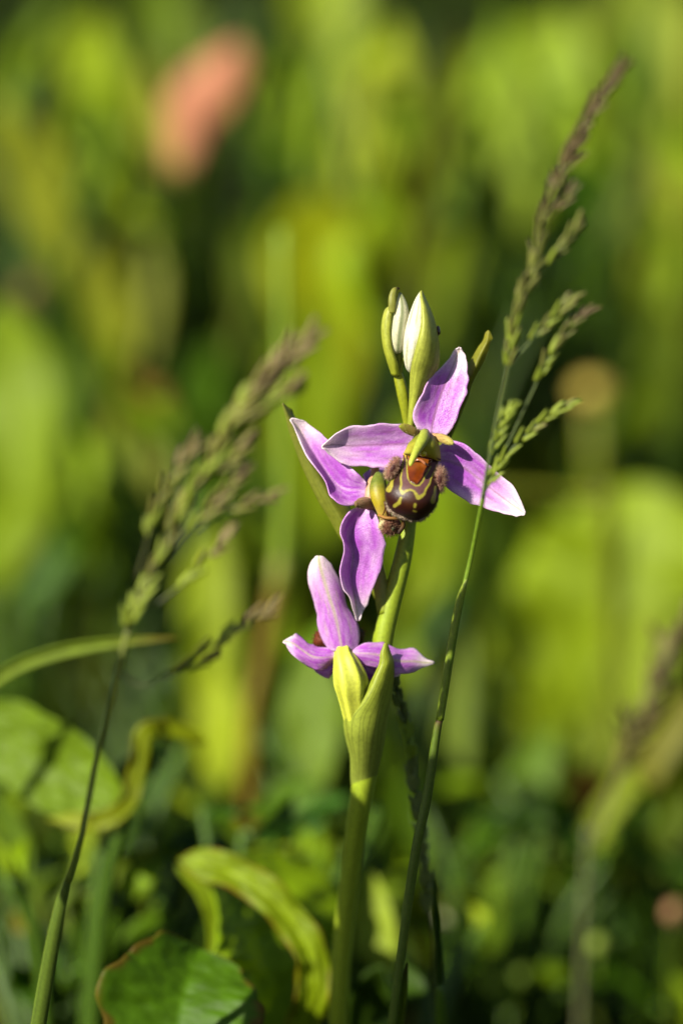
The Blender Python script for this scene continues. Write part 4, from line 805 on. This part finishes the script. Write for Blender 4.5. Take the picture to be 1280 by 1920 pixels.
    sheet('sepal', rows(z4, [(760, 850, .6, 775, 780, 1.2, 770, 720, .4), (705, 892, -.6, 690, 780, 1.8, 740, 685, .3), (620, 906, -1.2, 590, 775, 2.6, 690, 640, .3), (540, 886, -1.4, 530, 735, 3.3, 630, 585, .4), (475, 830, -1.4, 465, 660, 3.8, 570, 515, .6), (440, 715, -1.0, 400, 575, 4.0, 510, 430, 1.0), (370, 610, -.4, 340, 480, 4.0, 455, 360, 1.4), (300, 510, .2, 285, 390, 3.9, 380, 290, 1.9), (235, 390, .9, 232, 300, 3.5, 290, 228, 2.3), (180, 280, 1.5, 190, 240, 2.8, 215, 198, 2.2), (146, 205, 1.8, 150, 198, 2.0, 160, 192, 1.9)], 0.62),
          sepal_col(0.86, 0.92, 0.85, 0.3, seed=2.2), M_PETAL, fl, power=1.25, wave=0.35, wn=2.6, nu=50)
    sheet('sepal', rows(z4, [(720, 915, .8, 770, 930, 1.0, 820, 945, .6), (640, 950, -.5, 725, 985, 1.8, 860, 985, -.2), (575, 1040, -1.0, 670, 1080, 2.2, 895, 1080, -.5), (556, 1130, -1.2, 645, 1180, 2.4, 930, 1170, -.5), (592, 1250, -1.0, 665, 1270, 2.5, 922, 1260, -.2), (580, 1350, -1.0, 655, 1370, 2.6, 900, 1350, .3), (556, 1460, -1.0, 645, 1470, 2.8, 870, 1460, .8), (580, 1580, -.4, 658, 1580, 3.0, 835, 1580, 1.4), (640, 1660, .4, 675, 1680, 3.2, 790, 1680, 2.0), (658, 1760, 1.3, 690, 1770, 3.0, 748, 1765, 2.4), (690, 1850, 2.2, 703, 1855, 2.6, 720, 1845, 2.4)], 0.62),
          sepal_col(0.92, 0.9, 0.8, 0.35, seed=5.5), M_PETAL, fl, power=1.25, wave=0.3, wn=2.2, nu=50)
    sheet('sepal', rows(z4, [(790, 790, 2, 810, 760, 2.4, 830, 790, 2), (755, 690, 3, 800, 680, 4.2, 850, 690, 3), (765, 640, 4.5, 830, 630, 6, 900, 640, 4.5), (840, 600, 6.5, 890, 600, 7.8, 950, 620, 6.5), (960, 590, 8.5, 965, 590, 8.8, 975, 592, 8.5)], 0.62), sepal_col(0.95, 0.9, 0.9, 0.3, seed=8.8), M_PETAL, fl, nu=24)
    s4 = 250 / 1091
    tube('flower_neck', [(*z4(845, 600, 3.4), 32 * s4), (*z4(835, 680, 2.4), 40 * s4), (*z4(815, 760, 1.2), 50 * s4), (*z4(800, 850, .6), 45 * s4), (*z4(790, 930, .8), 36 * s4)], flatcol(lin(190, 150, 80, 0.60), lin(225, 170, 150, 0.5)), M_STEM, fl)
    fuzzy('petal', [(*z4(815, 885, .2), 30 * s4), (*z4(770, 885, -.8), 48 * s4), (*z4(720, 890, -1.8), 44 * s4), (*z4(680, 897, -2.6), 20 * s4)], lin(215, 160, 140, 0.60), lin(135, 110, 70, 0.56), 350, 3, fl, 0.3)
    def col2(u, th): return mixc(mixc(np.broadcast_to(lin(115, 128, 35, 0.5), (len(u), 3)), lin(185, 168, 35, 0.5), smooth(0.25, 0.55, u)), lin(225, 190, 90, 0.5), smooth(0.6, 0.9, u))
    tube('column', [(*z4(870, 650, 0.4), 30 * s4), (*z4(868, 710, -.6), 62 * s4), (*z4(868, 790, -1.4), 74 * s4), (*z4(885, 870, -1.9), 66 * s4), (*z4(905, 950, -1.8), 50 * s4), (*z4(925, 1010, -1.4), 42 * s4)], col2, M_STEM, fl, k=30, n=18)
    for (a, b_, c_) in [((915, 870), (925, 930), (905, 985)), ((945, 915), (938, 960), (950, 1000)), ((970, 930), (962, 975), (985, 1005))]:
        tube('throat_stripe', [(*z4(*a, -3.4), 4 * s4), (*z4(*b_, -3.5), 6 * s4), (*z4(*c_, -3.0), 4 * s4)], flatcol(lin(85, 38, 12, 0.60)), M_LIP, fl, n=8, k=12)
    o, W, nn, n0 = blob('lip', z4(965, 1065, -1.2), (1.75, 1.45, 1.6), lambda m: mixc(np.broadcast_to(lin(125, 75, 55, 0.56), m.shape), lin(245, 225, 165, 0.55), smooth(-0.45, -0.75, m[..., 0])), M_FUZZ, fl, axis=R(-15), bump=0.25)
    Wf = W.reshape(-1, 3); nf = nn.reshape(-1, 3); lo = n0.reshape(-1, 3)
    ok = np.where((lo[:, 2] < 0.4) & (lo[:, 0] > -0.7))[0]; idx = RNG.choice(ok, 900)
    hairs('lip_hair', Wf[idx] + RNG.normal(0, 0.1, (900, 3)), nf[idx] + RNG.normal(0, 0.3, (900, 3)), 0.5 * RNG.uniform(0.5, 1.2, 900), 0.026, [lin(200, 150, 115, 0.62) if RNG.random() < .55 else lin(95, 55, 45, 0.56) for _ in range(900)], fl)
    ok = np.where((lo[:, 2] < 0.4) & (lo[:, 0] < -0.55))[0]; idx = RNG.choice(ok, 160)
    hairs('lip_hair', Wf[idx] + RNG.normal(0, 0.08, (160, 3)), nf[idx] + RNG.normal(0, 0.2, (160, 3)), 0.25 * RNG.uniform(0.5, 1.2, 160), 0.02, [lin(245, 230, 180, 0.55)] * 160, fl)
    blob('lip_dark_lump', z4(992, 1092, -2.75), (.34, .42, .3), lambda m: np.broadcast_to(lin(70, 80, 45, 0.35), m.shape), M_LIP, fl, nu=8, nv=10, axis=R(-20), bump=.5)  # dark lump giving the look of a hole in the lip
    tube('lip_margin', [(*z4(865, 985, -2.2), 9 * s4), (*z4(930, 1008, -3.0), 13 * s4), (*z4(1000, 1012, -3.2), 13 * s4), (*z4(1060, 1020, -2.8), 14 * s4), (*z4(1070, 1075, -2.4), 18 * s4), (*z4(1030, 1135, -2.2), 20 * s4)], flatcol(lin(180, 130, 60, 0.60), lin(60, 42, 35, 0.4)), M_FUZZ, fl, n=10, k=26)

    # ---------------- flower three: the lowest, seen from behind
    s5 = 0.25
    def ov(u, th): return np.broadcast_to(lin(198, 204, 70, 0.66), (len(u), 3)) * (1 + 0.26 * np.cos(6 * th) + 0.10 * np.cos(13 * th + 1))[:, None]
    fl = tube('flower', [(*z5(690, 1560, 5.4), 60 * s5), (*z5(640, 1380, 4.2), 78 * s5), (*z5(610, 1180, 2.8), 100 * s5), (*z5(592, 1040, 2.0), 122 * s5), (*z5(562, 920, 2.0), 102 * s5), (*z5(538, 840, 2.6), 74 * s5), (*z5(532, 790, 3.6), 60 * s5), (*z5(530, 770, 4.4), 40 * s5)], ov, M_STEM, T, n=60, k=44, ridge=0.07, nr=6)
    fl['label'] = 'flower turned away showing its yellow green ovary'
    sheet('sepal', rows(z5, [(440, 800, 3.2, 530, 805, 2.0, 630, 790, 3.2), (385, 740, 3.6, 515, 740, 1.4, 652, 720, 3.4), (345, 620, 3.8, 492, 620, 1.0, 642, 610, 3.6), (330, 510, 3.8, 465, 510, .8, 590, 505, 3.6), (308, 405, 3.6, 430, 405, .8, 552, 400, 3.4), (280, 300, 3.4, 398, 300, .8, 525, 300, 3.2), (284, 190, 3.0, 368, 200, .8, 480, 205, 2.8), (305, 118, 2.4, 350, 125, 1.0, 425, 130, 2.3), (325, 92, 1.9, 350, 88, 1.6, 380, 92, 1.9)], 0.62),
          sepal_col(0.8, 0.95, 0.5, 0.5, back=True, seed=3.3, pale=0.05), M_PETAL, fl, wave=0.12, wn=2)
    sheet('sepal', rows(z5, [(470, 880, 3.6, 470, 840, 2.2, 480, 800, 3.4), (400, 935, 3.4, 410, 850, 1.6, 420, 782, 3.6), (310, 930, 3.0, 320, 850, 1.4, 320, 772, 3.8), (225, 885, 2.6, 245, 810, 1.6, 250, 735, 4), (150, 825, 2.4, 170, 755, 2.0, 182, 685, 4), (100, 765, 2.6, 115, 735, 2.6, 140, 700, 3.8), (80, 738, 2.8, 82, 732, 2.8, 90, 722, 2.9)], 0.62), sepal_col(0.85, 0.95, 0.7, 0.3, back=True, seed=6.1, pale=0.0), M_PETAL, fl, wave=0.3, nu=34)
    sheet('sepal', rows(z5, [(470, 930, 4.4, 470, 890, 3.6, 480, 850, 4.6), (420, 1000, 5, 420, 960, 4.2, 430, 900, 5), (340, 965, 5, 350, 940, 4.4, 360, 900, 5), (280, 925, 4.8, 290, 910, 4.6, 300, 890, 5)], 0.62), sepal_col(1.1, 0.95, 1.0, 0.1, seed=1.1), M_PETAL, fl, nu=20)
    sheet('sepal', rows(z5, [(600, 850, 3.4, 600, 815, 2.2, 610, 790, 3.2), (680, 900, 3.2, 680, 820, 1.6, 690, 740, 3.4), (780, 930, 3.2, 780, 830, 1.6, 780, 725, 3.6), (880, 985, 3.4, 880, 860, 1.8, 870, 752, 4), (960, 975, 3.8, 970, 880, 2.4, 950, 788, 4.4), (1060, 950, 4.4, 1060, 880, 3.2, 1070, 798, 5), (1140, 925, 4.8, 1140, 890, 4.2, 1120, 840, 5.2), (1212, 895, 5.2, 1214, 890, 5.2, 1212, 884, 5.2)], 0.62), sepal_col(0.9, 0.95, 0.7, 0.35, back=True, seed=9.4, pale=0.0), M_PETAL, fl, wave=0.25, nu=34)
    sheet('sepal', rows(z5, [(630, 900, 4.6, 640, 860, 4, 650, 830, 4.6), (720, 1015, 5, 740, 950, 4.4, 760, 880, 5), (850, 1015, 5.2, 860, 970, 4.6, 870, 900, 5.2), (960, 985, 5.4, 970, 950, 5, 980, 920, 5.4)], 0.62), sepal_col(1.1, 0.95, 1.0, 0.1, seed=1.9), M_PETAL, fl, nu=20)
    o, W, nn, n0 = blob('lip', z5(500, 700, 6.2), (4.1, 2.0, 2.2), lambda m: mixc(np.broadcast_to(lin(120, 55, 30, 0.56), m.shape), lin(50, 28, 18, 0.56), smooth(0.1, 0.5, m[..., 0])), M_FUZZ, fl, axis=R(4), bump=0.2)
    Wf = W.reshape(-1, 3); nf = nn.reshape(-1, 3); ok = np.where(np.abs(n0.reshape(-1, 3)[:, 0]) > 0.6)[0]; idx = RNG.choice(ok, 500)
    hairs('lip_hair', Wf[idx] + RNG.normal(0, 0.1, (500, 3)), nf[idx] + RNG.normal(0, 0.3, (500, 3)), 0.45 * RNG.uniform(0.5, 1.2, 500), 0.026, [lin(130, 80, 50, 0.60)] * 500, fl)

    # ---------------- bracts
    def bract_col(c0, c1, nveins=7, dark=0.60):
        def f(u, v, A):
            c = mixc(np.broadcast_to(c0, u.shape + (3,)), c1, u)
            k = np.zeros(u.shape)
            for i in range(nveins):
                vv = -0.85 + 1.7 * i / (nveins - 1) + 0.06 * np.sin(u * 9 + i * 2.1); k = np.maximum(k, smooth(0.055, 0.012, np.abs(v - vv)))
            cross = smooth(0.10, 0.03, np.abs(((u * 9 + 1.7 * v + 0.9 * np.sin(v * 9)) % 1) - 0.5)) * 0.5
            k = np.maximum(k, cross * smooth(0.15, 0.3, u))
            return c * (1 - dark * k)[..., None]
        return f
    sheet('bract', rows(z5, [(604, 1850, 10.2, 680, 1880, 8.4, 758, 1850, 10.2), (594, 1740, 8.9, 688, 1750, 7.0, 780, 1740, 9.0), (590, 1600, 6.8, 695, 1610, 4.6, 812, 1600, 7.4), (562, 1480, 5.4, 698, 1490, 2.8, 836, 1480, 6.4), (545, 1390, 4.6, 702, 1400, 1.8, 848, 1390, 5.8), (548, 1290, 4.2, 720, 1290, 1.2, 868, 1270, 5.2), (640, 1200, 2.6, 768, 1185, .8, 886, 1165, 4.6), (712, 1100, 1.8, 810, 1080, .6, 899, 1060, 4), (760, 1000, 1.4, 842, 980, .6, 910, 960, 3.4), (806, 900, 1.2, 865, 890, .6, 906, 880, 2.6), (816, 825, 1.0, 850, 820, .7, 884, 815, 1.8), (843, 748, 1.0, 851, 742, .9, 860, 748, 1.1)]),
          bract_col(lin(160, 174, 70, 0.8), lin(164, 176, 50, 0.8), 8, 0.34), M_BRACT, T, mode='dome', nu=70, nv=61, thick=0.28)['label'] = 'veined green bract below the lowest flower'
    sheet('bract', rows(z4, [(850, 1690, 7, 880, 1650, 6.6, 890, 1600, 7), (735, 1440, 6.2, 780, 1400, 5.48, 800, 1340, 6.6), (615, 1240, 5.5, 660, 1180, 4.56, 690, 1080, 6.2), (540, 1130, 5.2, 590, 1050, 4.24, 645, 930, 6), (400, 890, 4.8, 470, 850, 4, 540, 760, 6), (310, 710, 4.6, 370, 670, 4, 430, 600, 5.6), (230, 530, 4.4, 280, 500, 3.96, 330, 430, 5.4), (160, 330, 4, 195, 310, 3.64, 245, 260, 5), (105, 180, 3.6, 130, 170, 3.4, 170, 150, 4.6), (82, 95, 3.4, 95, 90, 3.32, 115, 95, 3.8), (86, 68, 3.4, 90, 66, 3.36, 95, 68, 3.4)]),
          bract_col(lin(150, 160, 45, 0.56), lin(150, 155, 60, 0.56), 7, 0.2), M_BRACT, T, nu=60, nv=25, power=1.4)['label'] = 'long pointed bract behind the side facing flower'
    sheet('bract', rows(z3, [(560, 1900, 6, 610, 1880, 5.7, 660, 1880, 6), (680, 1620, 5.5, 730, 1600, 4.95, 780, 1590, 5.5), (760, 1400, 5.2, 800, 1380, 4.35, 840, 1450, 5), (830, 1180, 5, 885, 1180, 3.65, 945, 1160, 4.4), (900, 1000, 4.6, 950, 1000, 3.25, 1025, 970, 4), (965, 830, 4.2, 1020, 860, 3.075, 1095, 800, 3.7), (1050, 680, 3.8, 1085, 710, 2.9, 1145, 680, 3.4), (1118, 585, 3.5, 1140, 600, 2.875, 1176, 590, 3.2), (1138, 520, 3.3, 1155, 530, 2.9, 1180, 540, 3.1), (1148, 495, 3.2, 1158, 490, 3.075, 1168, 500, 3.1)]),
          bract_col(lin(130, 140, 35, 0.56), lin(170, 165, 45, 0.56), 5, 0.2), M_BRACT, T, nu=50, nv=21, power=1.3)['label'] = 'pointed bract rising beside the top sepal'
    # ---------------- buds
    s3 = 260 / 1280
    def budc(u, th):
        st = smooth(0.80, 0.98, np.cos(9 * th + 0.6 + 0.8 * np.sin(u * 7))); c = mixc(np.broadcast_to(lin(246, 242, 214, 0.75), (len(u), 3)), lin(165, 170, 90, 0.60), np.clip(st * 0.75 + 0.7 * smooth(0.75, 1.0, u), 0, 1))
        return c
    bud = tube('bud', [(*z3(436, 880, .6), 10 * s3), (*z3(442, 820, .2), 56 * s3), (*z3(468, 700, -.2), 100 * s3), (*z3(490, 560, -.4), 112 * s3), (*z3(505, 420, -.4), 98 * s3), (*z3(520, 300, -.4), 76 * s3), (*z3(530, 200, -.4), 46 * s3), (*z3(534, 140, -.3), 14 * s3), (*z3(536, 128, -.3), 4 * s3)], budc, M_PETAL, T, n=36, k=40)
    bud['label'] = 'larger cream and green closed bud'
    sheet('bud_sheath', rows(z3, [(412, 1400, 2.4, 440, 1400, 1.4, 472, 1395, 2.4), (430, 1150, 1.6, 482, 1130, .3, 560, 1090, 1.8), (440, 900, .6, 530, 890, -1.2, 650, 900, 1.2), (452, 780, -.4, 565, 765, -2.2, 698, 810, 1.0), (500, 610, -1.9, 612, 600, -2.7, 703, 660, .8), (537, 450, -2.2, 612, 440, -2.5, 673, 455, .6), (543, 300, -1.8, 588, 300, -1.9, 628, 315, .3), (535, 190, -1.1, 552, 190, -1.2, 580, 205, .0), (531, 132, -.6, 538, 126, -.6, 547, 136, -.3)]),
          bract_col(lin(178, 186, 66, 0.78), lin(188, 192, 88, 0.78), 7, 0.3), M_BRACT, bud, mode='dome', nu=46, nv=25, thick=0.2)
    blob('brown_scale', z3(692, 490, .4), (.38, .75, .4), lambda m: np.broadcast_to(lin(85, 55, 40, 0.56), m.shape), M_GLOSS, bud, nu=10, nv=12, axis=R(8), bump=.3)
    blob('brown_speck', z3(526, 515, -2.25), (.12, .22, .1), lambda m: np.broadcast_to(lin(140, 80, 30, 0.56), m.shape), M_STEM, bud, nu=8, nv=8)
    def budc2(u, th):
        st = smooth(0.3, 0.95, np.cos(4 * th + 0.2)); return mixc(mixc(np.broadcast_to(lin(236, 232, 190, 0.7), (len(u), 3)), lin(120, 140, 75, 0.56), st * 0.8), lin(140, 155, 80, 0.56), smooth(0.6, 1, u))
    bud = tube('bud', [(*z3(318, 690, 1.5), 30 * s3), (*z3(318, 655, 1.2), 60 * s3), (*z3(328, 560, .8), 74 * s3), (*z3(342, 450, .6), 78 * s3), (*z3(355, 340, .6), 72 * s3), (*z3(355, 240, .8), 50 * s3), (*z3(345, 160, 1), 20 * s3), (*z3(338, 138, 1), 4 * s3)], budc2, M_PETAL, T, n=28, k=32)
    bud['label'] = 'smaller greenish bud wrapped in its bract'
    tube('bud_neck', [(*z3(325, 640, 1.4), 26 * s3), (*z3(330, 760, 2), 34 * s3), (*z3(330, 900, 2.2), 30 * s3)], flatcol(lin(120, 130, 25, 0.56)), M_STEM, bud, n=10)
    tube('bud_neck', [(*z3(385, 720, 1.8), 14 * s3), (*z3(365, 800, 2), 17 * s3), (*z3(335, 890, 2), 24 * s3)], flatcol(lin(145, 155, 35, 0.56)), M_STEM, bud, n=10)
    sheet('bud_sheath', rows(z3, [(270, 905, 1.8, 305, 910, .9, 335, 900, 1.8), (225, 770, 1.2, 265, 770, 0, 315, 790, 1), (190, 640, .9, 225, 640, -.2, 268, 655, .3), (174, 500, .8, 205, 500, -.2, 250, 520, .1), (182, 390, .8, 212, 390, -.2, 258, 400, 0), (205, 305, .9, 230, 305, -.1, 268, 310, .1), (240, 272, .9, 252, 272, .4, 270, 280, .5)]), bract_col(lin(174, 182, 52, 0.78), lin(186, 190, 84, 0.78), 5, 0.28), M_BRACT, bud, mode='dome', nu=34, nv=15, thick=0.2)
    tube('bract_tip', [(*z3(270, 330, -.2), 30 * s3), (*z3(270, 250, -.3), 36 * s3), (*z3(272, 180, -.2), 34 * s3), (*z3(290, 120, 0), 26 * s3), (*z3(322, 102, .3), 12 * s3), (*z3(340, 108, .4), 5 * s3)], lambda u, th: mixc(np.broadcast_to(lin(170, 172, 75, 0.56), (len(u), 3)), lin(75, 45, 40, 0.4), smooth(0.58, 0.82, u)), M_BRACT, bud, n=12, k=26, flat=0.6)
    tube('bud_stalk', [(*z3(318, 880, 2.2), 36 * s3), (*z3(330, 920, 2.2), 46 * s3), (*z3(365, 1060, 2.4), 54 * s3), (*z3(395, 1220, 3), 48 * s3), (*z3(418, 1380, 3.8), 40 * s3), (*z3(430, 1450, 4.2), 36 * s3)], flatcol(lin(158, 165, 30, 0.56), lin(145, 155, 30, 0.56)), M_STEM, T, n=16, k=26)
build_orchid()

for o in scene.objects:
    if '_o' in o: del o['_o']
